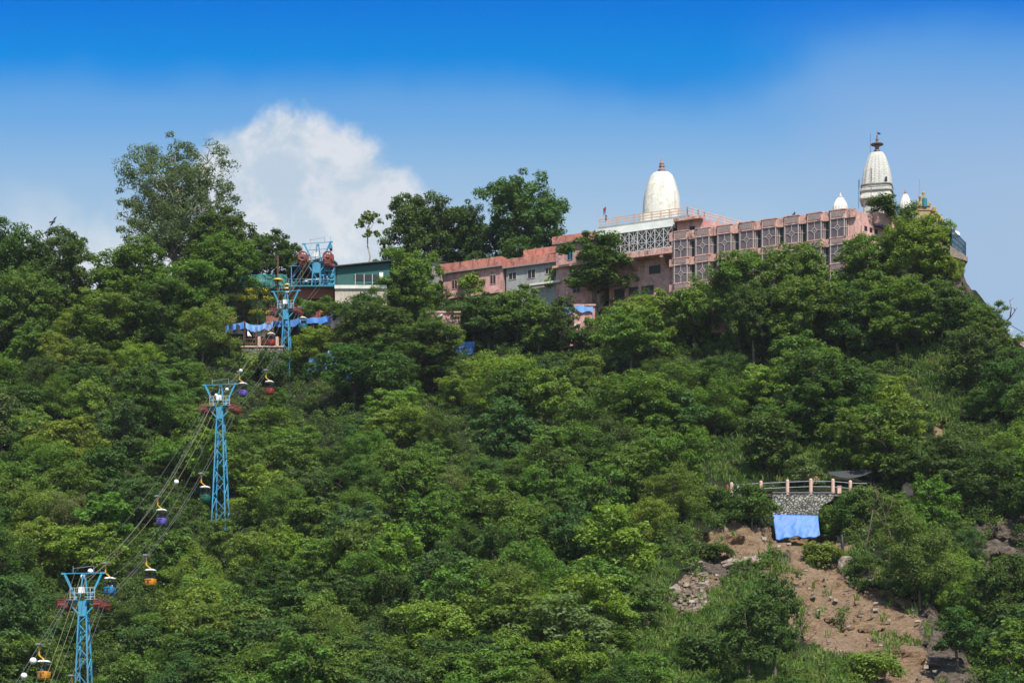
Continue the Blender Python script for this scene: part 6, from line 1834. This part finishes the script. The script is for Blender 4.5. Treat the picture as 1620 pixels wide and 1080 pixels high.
HAND = [
 # skyline, left
 ('airy0', 278, 226, 492, (.095, .14, .058), 'tall airy grey green tree rising highest on the left skyline', 182, 446),
 ('round0', 352, 332, 478, DARK, 'dense dark tree tucked under the right side of the tall airy tree', 118, 440),
 ('tall0', 352, 372, 512, MID, 'mid green tree with a bare straight trunk left of the terrace garden', 105, None),
 ('spread0', 425, 366, 462, DARK, 'dark spreading tree between the tall airy tree and the station', 100, 441),
 ('tall1', 458, 384, 462, DARK, 'small dark open crowned tree right beside the cable car station', 46, 440),
 ('round1', 215, 386, 520, MID, 'broad leafy tree left of the tall airy tree on the skyline', 128, None),
 ('round2', 97, 364, 520, DARK, 'dome shaped dark tree standing alone near the left end of the skyline', 104, None),
 ('round3', 12, 354, 530, DARK, 'big dark tree at the left edge of the skyline', 120, None),
 ('spread1', 48, 428, 560, MID, 'mid green tree below the two left skyline trees', 110, None),
 ('round1', 300, 410, 540, MID, 'leafy tree below the tall airy tree left of the netted fence', 110, None),
 ('round0', 255, 440, 560, DARK, 'dark tree two crowns below the tall airy tree', 110, None),
 ('feather0', 320, 470, 575, LIGHT, 'light green tree just left of the tarpaulin stalls', 100, None),
 ('round2', 165, 462, 580, MID, 'tree under the gap of sky left of the skyline trees', 110, None),
 # skyline, middle
 ('whip0', 585, 334, 425, OLIVE, 'thin lone tree with a bare stem against the cloud', 40, 445),
 ('round3', 662, 305, 458, DARK, 'round dark tree behind the low houses, left of three', 112, 455),
 ('round2', 738, 324, 460, DARK, 'narrower dark tree in the middle of three behind the low houses', 84, 456),
 ('round0', 828, 279, 465, BLUE, 'largest of three trees behind the low houses, its top highest', 136, 455),
 ('spread2', 644, 394, 508, MID, 'feathery tree in front of the waiting hall and the cream hut', 96, None),
 ('feather1', 606, 440, 520, MID, 'small tree hiding the right end of the tan waiting hall wall', 60, None),
 ('tall1', 945, 370, 500, DARK, 'dark tree with forked trunk in front of the taller pink block', 108, None),
 ('sapling0', 1044, 424, 478, (.06, .15, .05), 'small fresh green sapling against the pink wall under the gallery', 34, None),
 ('sapling0', 744, 432, 485, LIGHT, 'bright green treetop between the two dark windows of the low pink house', 46, None),
 ('sapling0', 884, 418, 490, LIGHT, 'light green treetop between the grey house and the taller pink block', 44, None),
 ('spread0', 818, 455, 545, MID, 'wide spreading tree below the grey cement house', 118, None),
 ('spread1', 752, 466, 548, BLUE, 'blue green tree in front of the low pink house', 110, None),
 ('spread2', 600, 480, 590, DARK, 'dark spreading tree right of the black net canopy', 130, None),
 ('round1', 498, 513, 585, LIGHT, 'round light green tree right of the upper blue pylon mast', 84, None),
 ('spread0', 560, 540, 640, DARK, 'dark flat topped tree below the pale blue tarpaulin', 130, None),
 ('spread1', 660, 510, 620, DARK, 'dark tree below the wide spreading one in the slope centre', 140, None),
 # in front of the long hall
 ('tall0', 1172, 398, 560, MID, 'tree in front of the long hall, left of the tallest pair', 104, None),
 ('round2', 1258, 386, 560, MID, 'large bushy tree hiding the middle of the long pink hall', 120, None),
 ('tall1', 1190, 448, 596, DARK, 'dark tree with long bare trunk below the long pink hall', 84, None),
 ('tall0', 1275, 440, 590, MID, 'tree with leaning trunks below the long hall\'s right half', 110, None),
 ('round3', 1100, 438, 545, MID, 'tree hiding the lower left corner of the long pink hall', 96, None),
 ('round0', 1030, 462, 560, LIGHT, 'light green tree below the dark windows of the gallery hall', 118, None),
 ('spread2', 1000, 490, 592, MID, 'tree right of the forked dark one below the taller pink block', 110, None),
 ('round1', 1372, 372, 500, MID, 'tree covering the lower right corner of the long pink hall', 100, None),
 ('tall1', 1455, 340, 492, LIGHT, 'tall leafy tree hiding the ochre gateway\'s foot on the cliff', 108, None),
 ('bush0', 1510, 408, 446, YEL, 'yellow green bush clinging to the cliff under the netted cage', 30, None),
 ('bush1', 1396, 311, 336, DARK, 'dark bush on the roof below the tall carved spire', 54, 401),
 ('bush0', 1433, 322, 385, DARK, 'dark dense bush between the pink parapet and the ochre gateway', 54, 402),
 ('round2', 1420, 440, 560, MID, 'large rounded tree below the right end of the long hall', 130, None),
 ('round3', 1340, 450, 570, DARK, 'dark tree between two lighter ones below the long hall\'s end', 110, None),
 ('spread1', 1492, 452, 545, DARK, 'dark tree under the bare cliff at the right skyline', 100, None),
 ('spread0', 1556, 476, 556, MID, 'spreading tree on the falling right skyline', 84, None),
 ('round0', 1535, 520, 620, DARK, 'dark tree below the falling right skyline', 90, None),
 ('round1', 1596, 560, 660, DARK, 'dark tree at the right edge below the dish antenna', 90, None),
 ('bush1', 1478, 436, 480, MID, 'bush at the foot of the bare cliff', 50, None),
 ('bush0', 366, 556, 606, MID, 'bush covering the left end of the old rubble wall', 60, 411),
 ('bush1', 398, 557, 602, LIGHT, 'light bush in front of the middle of the old rubble wall', 56, 410.5),
 ('bush0', 428, 553, 606, DARK, 'dark bush hiding the right end of the old rubble wall', 56, 410),
 ('spread1', 575, 462, 548, DARK, 'dark tree overlapping the lower corner of the tan waiting hall wall', 78, 415),
 ('round1', 770, 468, 548, DARK, 'dark tree below the right window of the low pink house', 84, None),
 ('round2', 852, 482, 556, MID, 'round tree below the joint of the grey and the taller pink block', 66, None),
 ('feather0', 1000, 458, 545, DARK, 'fine leaved dark tree under the gallery floor', 80, None),
 ('bush1', 1136, 772, 806, DARK, 'dark bush under the left end of the roadside railing', 52, 331),
 ('bush0', 1108, 766, 826, MID, 'green bush left of the roadside railing', 62, 331),
 ('bush1', 1370, 768, 806, MID, 'green bush under the right end of the awning', 46, 331),
 ('bush1', 1302, 856, 892, LIGHT, 'light bush on the bank at the top right of the slip', 60, None),
 ('bush0', 1368, 878, 918, DARK, 'dark bush at the right rim of the brown slip', 60, None),
 ('bush1', 1130, 856, 886, DARK, 'dark low bush at the upper left of the slip', 56, None),
 ('bush1', 1385, 1030, 1080, LIGHT, 'light grassy bush at the foot of the slip', 80, None),
 ('bush1', 1448, 915, 948, MID, 'bush on the edge between the slip and the gully', 44, None),
 ('bush1', 473, 470, 494, DARK, 'dark bush under the left end of the station deck', 26, 426),
 ('bush0', 520, 469, 498, MID, 'green bush under the right end of the station deck', 30, 424),
 ('bush1', 541, 478, 500, MID, 'green bush at the foot of the tan waiting hall wall', 36, 420),
 ('bush0', 484, 474, 500, LIGHT, 'light bush in front of the brown station foundation', 30, 424),
 ('bush1', 503, 476, 496, MID, 'middle green bush in front of the brown station foundation', 30, 423),
 ('tall0', 889, 468, 548, DARK, 'slim dark tree in front of the pale stair rail under the taller pink block', 46, 408),
 ('bush0', 938, 500, 548, MID, 'bush at the right foot of the lower pink building with the blue sheet', 44, 408),
 ('bush1', 912, 520, 552, DARK, 'dark bush at the foot of the lower pink building with the blue sheet', 50, 407),
 ('round1', 684, 488, 560, MID, 'tree half hiding the lower pink building under the low pink house', 44, 411),
 ('bush0', 716, 512, 552, LIGHT, 'light bush in front of the lower pink building under the low pink house', 40, 411),
 ('round2', 1168, 480, 540, DARK, 'dark tree at the right of the pink lower storey under the long hall', 44, 395),
 # around the slip
 ('bush0', 1190, 764, 832, (.060, .105, .020), 'large rounded bush left of the rubble wall under the railing', 78, None),
 ('round2', 1216, 655, 752, DARK, 'round dark tree above the left part of the roadside railing', 90, None),
 ('round3', 1310, 560, 700, DARK, 'big dark tree in the slope above the roadside railing', 150, None),
 ('round0', 1405, 640, 765, MID, 'large tree directly above the dark awning', 140, None),
 ('spread2', 1470, 690, 800, DARK, 'dark tree right of the awning', 120, None),
 ('bush0', 1272, 722, 770, OLIVE, 'olive bush behind the middle railing posts', 60, None),
 ('bush1', 1318, 800, 842, MID, 'low bush right of the rubble wall\'s end', 46, None),
 ('bush0', 1345, 776, 838, DARK, 'dark bush below the right end of the railing', 56, None),
 ('feather0', 1455, 800, 952, MID, 'feathery tree right of the reddish dead tree', 118, None),
 ('feather1', 1506, 872, 985, LIGHT, 'lighter feathery tree leaning over the landslip edge', 84, None),
 ('tall0', 1226, 905, 1080, DARK, 'dark tree standing in front of the bare brown landslip', 80, None),
 ('tall1', 1186, 940, 1100, DARK, 'dark bushy tree left in front of the brown landslip', 90, None),
 ('tall0', 1590, 880, 1080, DARK, 'dark tree at the right edge over the deep gully', 110, None),
 ('round1', 1560, 700, 810, DARK, 'dark tree above the bare rock at the right edge', 110, None),
 ('round2', 1600, 960, 1100, DARK, 'dark tree in the bottom right corner of the photo', 120, None),
 ('tall1', 1515, 960, 1060, DARK, 'dark tree down in the gully right of the slip', 70, None),
 ('tall1', 972, 800, 960, LIGHT, 'light green tree with a slim bare trunk left of the grassy slope', 120, None),
 ('feather0', 868, 862, 985, (.095, .19, .025), 'vivid yellow green feathery tree low in the slope centre', 70, None),
 ('round0', 690, 950, 1090, YEL, 'olive yellow tree at the bottom centre', 150, None),
 ('spread0', 890, 950, 1090, PALE, 'pale silvery green spreading tree at the bottom centre', 190, None),
 ('round3', 912, 1000, 1130, LIGHT, 'bright green tree in front of the pale silvery one at the bottom', 110, None),
 ('bush0', 1020, 1030, 1100, MID, 'bushy clump at the bottom edge left of the tall grass', 90, None),
 ('bush1', 1115, 1000, 1060, DARK, 'dark bush in the tall grass left of the slip', 80, None),
 ('feather1', 800, 560, 660, LIGHT, 'light green tree high in the slope below the wide spreading tree', 120, None),
 ('round2', 1010, 590, 720, MID, 'large domed tree in the upper middle of the slope', 130, None),
]
for h in HAND:
    tree_px(h[0], h[1], h[2], h[3], h[4], h[5], h[6], h[7])

KEEP = [   # (outline in the photograph, trees nearer than this would hide what is there)
 ([(330, 395), (620, 400), (612, 470), (560, 522), (520, 528), (448, 560), (345, 566), (328, 520)], 999),
 ([(690, 380), (945, 340), (1065, 300), (1425, 300), (1430, 360), (1340, 402), (1180, 405), (1066, 470), (975, 476), (880, 468), (690, 468)], 999),
 ([(318, 600), (384, 600), (366, 795), (326, 832)], 351), ([(430, 455), (476, 455), (466, 602), (438, 602)], 423),
 ([(92, 900), (172, 900), (172, 960), (150, 1090), (108, 1090), (92, 980)], 284), ([(100, 900), (245, 880), (245, 945), (100, 960)], 312), ([(40, 1010), (130, 1010), (130, 1090), (30, 1090)], 268),
 ([(238, 765), (330, 755), (330, 815), (240, 825)], 333), ([(365, 555), (430, 570), (430, 635), (365, 615)], 395),
 ([(250, 780), (320, 650), (345, 640), (330, 690), (270, 800)], 338), ([(120, 915), (235, 790), (262, 800), (160, 920)], 308),
 ([(1070, 840), (1160, 808), (1222, 780), (1345, 752), (1348, 860), (1420, 925), (1470, 980), (1500, 1090), (1330, 1100), (1250, 1000), (1150, 985), (1060, 985), (1050, 930)], 999),
 ([(1120, 752), (1380, 745), (1380, 790), (1330, 815), (1225, 862), (1220, 792), (1150, 790)], 999),
 ([(1430, 540), (1470, 530), (1510, 600), (1515, 660), (1495, 680), (1465, 650)], 999),
 ([(1015, 990), (1150, 920), (1210, 905), (1250, 960), (1260, 1000), (1200, 1060), (1010, 1060)], 999),
 ([(1120, 500), (1235, 505), (1230, 548), (1108, 556)], 999), ([(1425, 515), (1475, 508), (1520, 600), (1520, 690), (1480, 690), (1440, 600)], 999),
 ([(1130, 690), (1180, 680), (1190, 750), (1120, 760)], 999),
 ([(1560, 830), (1625, 820), (1625, 880), (1560, 900)], 999),
 ([(484, 545), (540, 545), (535, 590), (484, 592)], 999), ([(715, 538), (756, 538), (752, 568), (718, 568)], 999), ([(680, 496), (726, 496), (726, 536), (680, 536)], 999), ([(1128, 472), (1165, 472), (1165, 496), (1128, 496)], 999),
 ([(480, 640), (560, 610), (560, 650), (500, 690)], 999), ([(888, 480), (941, 480), (938, 535), (890, 540)], 999),
]
SKY_T = [(-100, 380), (0, 372), (60, 395), (130, 440), (160, 440), (180, 410), (420, 430), (600, 470), (700, 480), (900, 500), (1060, 500), (1150, 480), (1300, 460), (1430, 430), (1510, 450), (1570, 500), (1620, 566), (1800, 740)]
placed = [(h[1], h[3]) for h in HAND]
def ok_tree(px, rb, hpx, wpx, D):
    keep = [p for p, lim in KEEP if D < lim]
    rt = rb - hpx
    if rt < np.interp(px, [a for a, b in SKY_T], [b for a, b in SKY_T]): return False
    cy, ry = (rt + rb - hpx * .16) / 2, hpx * .42
    for a in np.linspace(0, 2 * math.pi, 12, endpoint=False):
        for q in (.55, 0.98):
            x, y = px + wpx * .5 * q * math.cos(a), cy + ry * q * math.sin(a)
            if in_any(keep, x, y): return False
    if in_any(keep, px, cy): return False
    if in_any(ROCK, px, rb) : return False
    return True

def zone(px, rb):
    if px < 340: 
        if rb < 700: return 'on the upper left slope'
        if rb < 920: return 'on the middle left slope beside the cable car line'
        return 'in the bottom left forest'
    if px < 640:
        if rb < 760: return 'between the cable car line and the slope centre'
        if rb < 960: return 'right of the mid slope pylon'
        return 'at the bottom right of the lowest pylon'
    if px < 1060:
        if rb < 720: return 'on the slope below the low ridge houses'
        if rb < 920: return 'in the middle of the slope centre'
        return 'at the bottom centre of the slope'
    if rb < 640: return 'below the long pink hall'
    if rb < 800: return 'above the hill road on the right'
    return 'round the landslip on the lower right'
TINTS = [('dark green', DARK, .30), ('mid green', MID, .34), ('light green', LIGHT, .24), ('yellow green', YEL, .09), ('blue green', BLUE, .10)]
KINDS = [('round0', 'bushy round crowned'), ('round1', 'bushy round crowned'), ('round2', 'bushy round crowned'), ('round3', 'bushy round crowned'), ('spread0', 'broad flat topped'), ('spread1', 'broad flat topped'), ('spread2', 'broad flat topped'), ('tall0', 'taller'), ('tall1', 'taller'), ('feather0', 'fine leaved'), ('feather1', 'fine leaved')]
def scatter_trees():
    global placed
    r = random.Random(5)
    dy = 36
    rb = 500
    rowi = 0
    while rb < 1190:
        dx = 58 + 10 * (rb - 500) / 600
        px = -60 + (rowi % 2) * dx / 2
        while px < 1800:
            x, y = px + r.uniform(-20, 20), rb + r.uniform(-13, 13)
            px += dx
            D = terrain_D(x, y); k = F / D
            key, kn = r.choice(KINDS)
            P = PROTO[key]
            for s in (r.uniform(.92, 1.22), .7, .48):
                hpx, wpx = P['H'] * s * k * (HOR and 1), P['W'] * s * k
                if ok_tree(x, y, hpx, wpx, D): break
            else:
                continue
            if any(abs(a - x) < 43 and abs(b - y) < 28 for a, b in placed): continue
            patch = mnoise.noise(Vector((x * .006, y * .008, 2.2)))
            u = min(.999, max(0, r.random() * .75 + .125 + patch * .35)); acc = 0
            order = [0, 4, 1, 2, 3]
            for i in order:
                acc += TINTS[i][2]
                if u < acc: break
            tn, tint, _ = TINTS[i]
            if r.random() < .03: tn, tint = 'olive', OLIVE
            ph = zone(x, y)
            lb = '%s %s tree %s' % (kn, tn, ph)
            plant(key, on_ground(x, y) - Vector((0, 0, .2)), s, r.uniform(0, 6.28), tint, lb, lb.replace(' tree ', ' trees '), r.uniform(.92, 1.12))
            placed.append((x, y))
        rb += dy
        rowi += 1
scatter_trees()
for k, P in PROTO.items():
    if not P['used']:
        for o in (P['trunk'], P['crown'], P['root']): bpy.data.objects.remove(o)
print('TREES', n_trees)

# bare and dead trees
def bare_tree(px, rbase, segs, label, r0=.2, mat_=None, D=None, twigs=3, name='dead_tree', seed=3):
    g = on_ground(px, rbase) if D is None else px_pt(px, rbase, D)
    root = empty(name, g, 0, label, 'tree')
    rnd = random.Random(seed)
    tr, br = MB(), MB()
    Dd = g.y
    def V(p): return px_pt(p[0], p[1], Dd + p[2] if len(p) > 2 else Dd)
    trunk = segs[0]
    tr.tube([g - Vector((0, 0, .6))] + [V(p) for p in trunk], [r0 * 1.1] + [r0 * (1 - .6 * i / len(trunk)) for i in range(len(trunk))], 6)
    tr.build('trunk', mat_ or M['deadwood'], root, g, smooth=True)
    for s in segs[1:]:
        pts = [V(p) for p in s]
        br.tube(pts, [r0 * .5 * (1 - .75 * i / max(1, len(pts) - 1)) for i in range(len(pts))], 5)
        for _ in range(twigs):
            i = rnd.randrange(len(pts) - 1); a = pts[i].lerp(pts[i + 1], rnd.random())
            d = Vector((rnd.uniform(-1, 1), rnd.uniform(-.6, .6), rnd.uniform(.1, 1))) * rnd.uniform(.6, 1.5)
            b = a + d
            br.tube([a, a + d * .5 + Vector((0, 0, .08)), b], [r0 * .16, r0 * .1, r0 * .04], 4)
            br.tube([a + d * .5, a + d * .5 + Vector((d.x * .6 + .2, d.y, d.z * .3))], [r0 * .08, r0 * .03], 4)
    br.build('branches', mat_ or M['deadwood'], root, g, smooth=True)
bare_tree(1574, 540, [[(1580, 528), (1587, 516), (1594, 506)], [(1594, 506), (1600, 500), (1606, 491), (1609, 486)], [(1598, 502), (1600, 488), (1597, 474)], [(1606, 491), (1604, 487)], [(1587, 515), (1580, 510), (1574, 505)]], 'bare dead tree with forked branches on the right skyline', .26, M['deadwood'], None, 1, seed=4)
bare_tree(1403, 898, [[(1408, 872), (1410, 850), (1405, 835)], [(1410, 850), (1418, 832), (1428, 820), (1440, 812)], [(1405, 836), (1400, 818), (1396, 800), (1398, 782)], [(1405, 838), (1394, 822), (1384, 806)], [(1400, 818), (1410, 800), (1412, 785)], [(1408, 862), (1420, 850), (1430, 846)], [(1396, 800), (1388, 788), (1384, 772)]], 'reddish bare dead tree below the awning right of the blue tarpaulin', .2, M['deadwood'], None, 5, seed=5)
bare_tree(1364, 878, [[(1372, 855), (1377, 830), (1381, 806)], [(1377, 830), (1390, 816), (1398, 806)], [(1381, 806), (1388, 785), (1384, 766)], [(1374, 848), (1368, 832), (1366, 820)]], 'grey bare leaning tree left of the reddish dead one', .11, M['bark'], None, 4, seed=6)
bare_tree(1333, 880, [[(1333, 862), (1332, 845)], [(1333, 862), (1327, 852), (1322, 846)], [(1333, 868), (1330, 860)]], 'short black snag on the grassy bank above the slip', .2, M['black'], None, 0, seed=7)
bare_tree(1255, 1050, [[(1262, 1020), (1268, 990), (1276, 960)], [(1266, 1000), (1280, 985), (1296, 972)], [(1262, 1020), (1252, 1000), (1247, 985)], [(1276, 960), (1270, 948), (1262, 940)], [(1270, 1020), (1286, 1005), (1298, 996)]], 'thin twiggy bare tree in front of the brown slip face', .11, M['deadwood'], None, 6, seed=8)
bare_tree(1583, 660, [[(1586, 640), (1594, 624)], [(1594, 624), (1602, 612), (1610, 600)], [(1588, 636), (1580, 622), (1570, 616)], [(1594, 624), (1596, 606), (1592, 592)]], 'leaning bare tree among the dark trees at the right edge', .17, M['deadwood'], None, 3, seed=9)

# ------------------------------------------------------------------ ground cover
def ground_cover():
    r = np.random.default_rng(3)
    cs, rs = [], []
    def avoid(x, y):
        jx, jy = jitter(x, y)
        if in_any(SOIL, jx, jy): return r.random() > (.09 if mnoise.noise(Vector((x * .03, y * .03, 8.8))) > .05 else .02)
        if in_any(ROCK, jx, jy): return r.random() > .16
        if pip(KEEP[0][0], x, y) : return not (y > 545) and r.random() > .5
        if pip([(1222, 760), (1350, 750), (1330, 800), (1296, 856), (1222, 856)], x, y): return True
        if pip([(884, 484), (942, 484), (940, 548), (884, 550)], x, y) or pip([(676, 495), (728, 495), (728, 548), (676, 548)], x, y) or pip([(1126, 474), (1168, 474), (1168, 508), (1126, 508)], x, y): return True
        if pip([(1115, 756), (1400, 750), (1400, 782), (1115, 786)], x, y): return True
        return False
    y = 470.0
    while y < 1150:
        x = -140.0
        while x < 1860:
            xx, yy = x + r.uniform(-10, 10), y + r.uniform(-8, 8)
            x += 20
            if yy < ridge_row(xx) + 4 or avoid(xx, yy): continue
            g = on_ground(xx, yy)
            big = 1.0 if not (in_any(GRASS, xx, yy) or pip(KEEP[0][0], xx, yy)) else .5
            for _ in range(8 if big == 1 else 2):
                cs.append((g.x + r.uniform(-1.2, 1.2), g.y + r.uniform(-1.2, 1.2), g.z + r.uniform(.0, 1.7) * big)); rs.append(r.uniform(.5, 1.05) * (.7 + .3 * big))
        y += 14
    cs = np.array(cs); c0 = cs.mean(0)
    q = leaf_cloud_np(cs - c0, rs, 30, .34, up=.7, seed=77)
    o = bpy.data.objects.new('undergrowth', quads_mesh('undergrowth', q, M['under'])); C.objects.link(o); o.location = c0
    tag(o, 'tangled green undergrowth covering the hillside between the trees', 'undergrowth', kind='stuff')
    # tall grass
    tufts = []
    for x0, x1, y0, y1, st in ((990, 1620, 480, 1110, 6.5),):
        yy = y0
        while yy < y1:
            xx = x0
            while xx < x1:
                px, row = xx + r.uniform(-4, 4), yy + r.uniform(-4, 4)
                xx += st
                if row < ridge_row(px) + 3: continue
                jx, jr = jitter(px, row, .6)
                ing = in_any(GRASS, jx, jr); ins = in_any(SOIL, *jitter(px, row)); pat = mnoise.noise(Vector((px * .03, row * .035, 4.4))) > .42
                if not (ing and not ins) and not (ins and ((pat and r.random() < .6) or r.random() < .03)) : continue
                tufts.append((px, row))
            yy += st * .8
    Q = []
    for (px, row) in tufts:
        g = on_ground(px, row)
        for _ in range(9):
            b = np.array([g.x + r.uniform(-.35, .35), g.y + r.uniform(-.35, .35), g.z - .15])
            h = r.uniform(.55, 1.35); lean = r.normal(size=2) * .38; w = r.uniform(.045, .10)
            a = r.uniform(0, 6.28); t = np.array([math.cos(a), math.sin(a), 0]) * w
            m_ = b + np.array([lean[0] * h * .35, lean[1] * h * .35, h * .6]); tp = b + np.array([lean[0] * h, lean[1] * h, h * .92])
            Q += [b - t, b + t, m_ + t * .9, m_ - t * .9, m_ - t * .9, m_ + t * .9, tp + t * .15, tp - t * .15]
    Q = np.array(Q); c0 = Q.mean(0)
    o = bpy.data.objects.new('tall_grass', quads_mesh('tall_grass', Q - c0, M['grass'])); C.objects.link(o); o.location = c0
    tag(o, 'tall bright green grass on the open slopes round the landslip', 'grass', kind='stuff')
    print('GRASS', len(tufts), 'UNDER', len(q) // 4)
    # rubble on the scree and the slip
    m = MB()
    rnd = random.Random(9)
    for _ in range(900):
        if rnd.random() < .55: px, row = rnd.gauss(1102, 26), rnd.gauss(940, 20)
        else: px, row = rnd.uniform(1120, 1490), rnd.uniform(850, 1078)
        if not in_any(SOIL, *jitter(px, row)): continue
        g = on_ground(px, row)
        s = .06 + .34 * rnd.random() ** 3
        vs = []
        for a in (-1, 1):
            for b in (-1, 1):
                for c in (-1, 1): vs.append((g.x + a * s * rnd.uniform(.5, 1.2), g.y - .1 + b * s * rnd.uniform(.5, 1.2), g.z + .05 + c * s * rnd.uniform(.3, .7)))
        m.add(vs, [(0, 1, 3, 2), (4, 6, 7, 5), (0, 4, 5, 1), (2, 3, 7, 6), (0, 2, 6, 4), (1, 5, 7, 3)])
    c0 = on_ground(1100, 960)
    o = m.build('loose_rubble', plain('pale_stones', (.26, .215, .165), .9, var=.6, scale=.7), None, c0); o.location = c0
    tag(o, 'loose pale stones scattered over the scree and the slip', 'rubble', kind='stuff')
ground_cover()

def boulder(px, row, w, h, label, seed):
    g = on_ground(px, row)
    bm = bmesh.new(); bmesh.ops.create_icosphere(bm, subdivisions=3, radius=1)
    for v in bm.verts:
        n = mnoise.noise(v.co * 1.1 + Vector((seed, 0, 0))) * .5 + mnoise.noise(v.co * 2.8 + Vector((seed, 5, 0))) * .22
        v.co *= 1 + n
        v.co.x = round(v.co.x * 3.2) / 3.2 * .6 + v.co.x * .4
        v.co = Vector((v.co.x * w, v.co.y * w * .8, v.co.z * h))
    me = bpy.data.meshes.new('boulder'); bm.to_mesh(me); bm.free(); me.materials.append(M['rock'])
    o = bpy.data.objects.new('boulder', me); C.objects.link(o); o.location = g; o.rotation_euler = (0, .2, seed)
    tag(o, label, 'boulder')
boulder(1069, 935, 1.1, .9, 'angular brown boulder at the left edge of the stony scree', 1.3)
boulder(1102, 896, 1.3, .7, 'dark boulder overhanging the top of the stony scree', 2.7)
boulder(1160, 893, 2.6, .8, 'long dark rock ledge left below the blue tarpaulin', 3.1)
boulder(1190, 889, 2.0, .8, 'layered dark rock just right of the long rock ledge', 4.4)
boulder(1338, 895, 1.5, 1.2, 'dark earthy rock under the grass right of the slip top', 5.2)
boulder(1378, 915, 1.7, 1.6, 'large brown outcrop at the top right of the slip face', 6.1)
boulder(1545, 966, 2.0, 1.0, 'pale slanting rock slab beside the deep gully', 7.9)
boulder(199, 1024, 1.2, .8, 'brown bare rock among the trees at the bottom left', 8.8)

# ------------------------------------------------------------------ air
def build_haze():
    m = MB(); m.box(-900, 900, -60, 900, -1.6, 176.0)
    hm = bpy.data.materials.new('haze'); hm.use_nodes = True
    T = NT(hm.node_tree); T.n.clear()
    out = T.new('ShaderNodeOutputMaterial'); v = T.new('ShaderNodeVolumePrincipled')
    v.inputs['Color'].default_value = (0.86, 0.92, 1.0, 1); v.inputs['Density'].default_value = 0.000034; v.inputs['Anisotropy'].default_value = 0.0
    T.link(v.outputs[0], out.inputs['Volume'])
    o = m.build('haze', hm); o["kind"] = 'stuff'; tag(o, 'thin pale haze in the air before the hill')
build_haze()
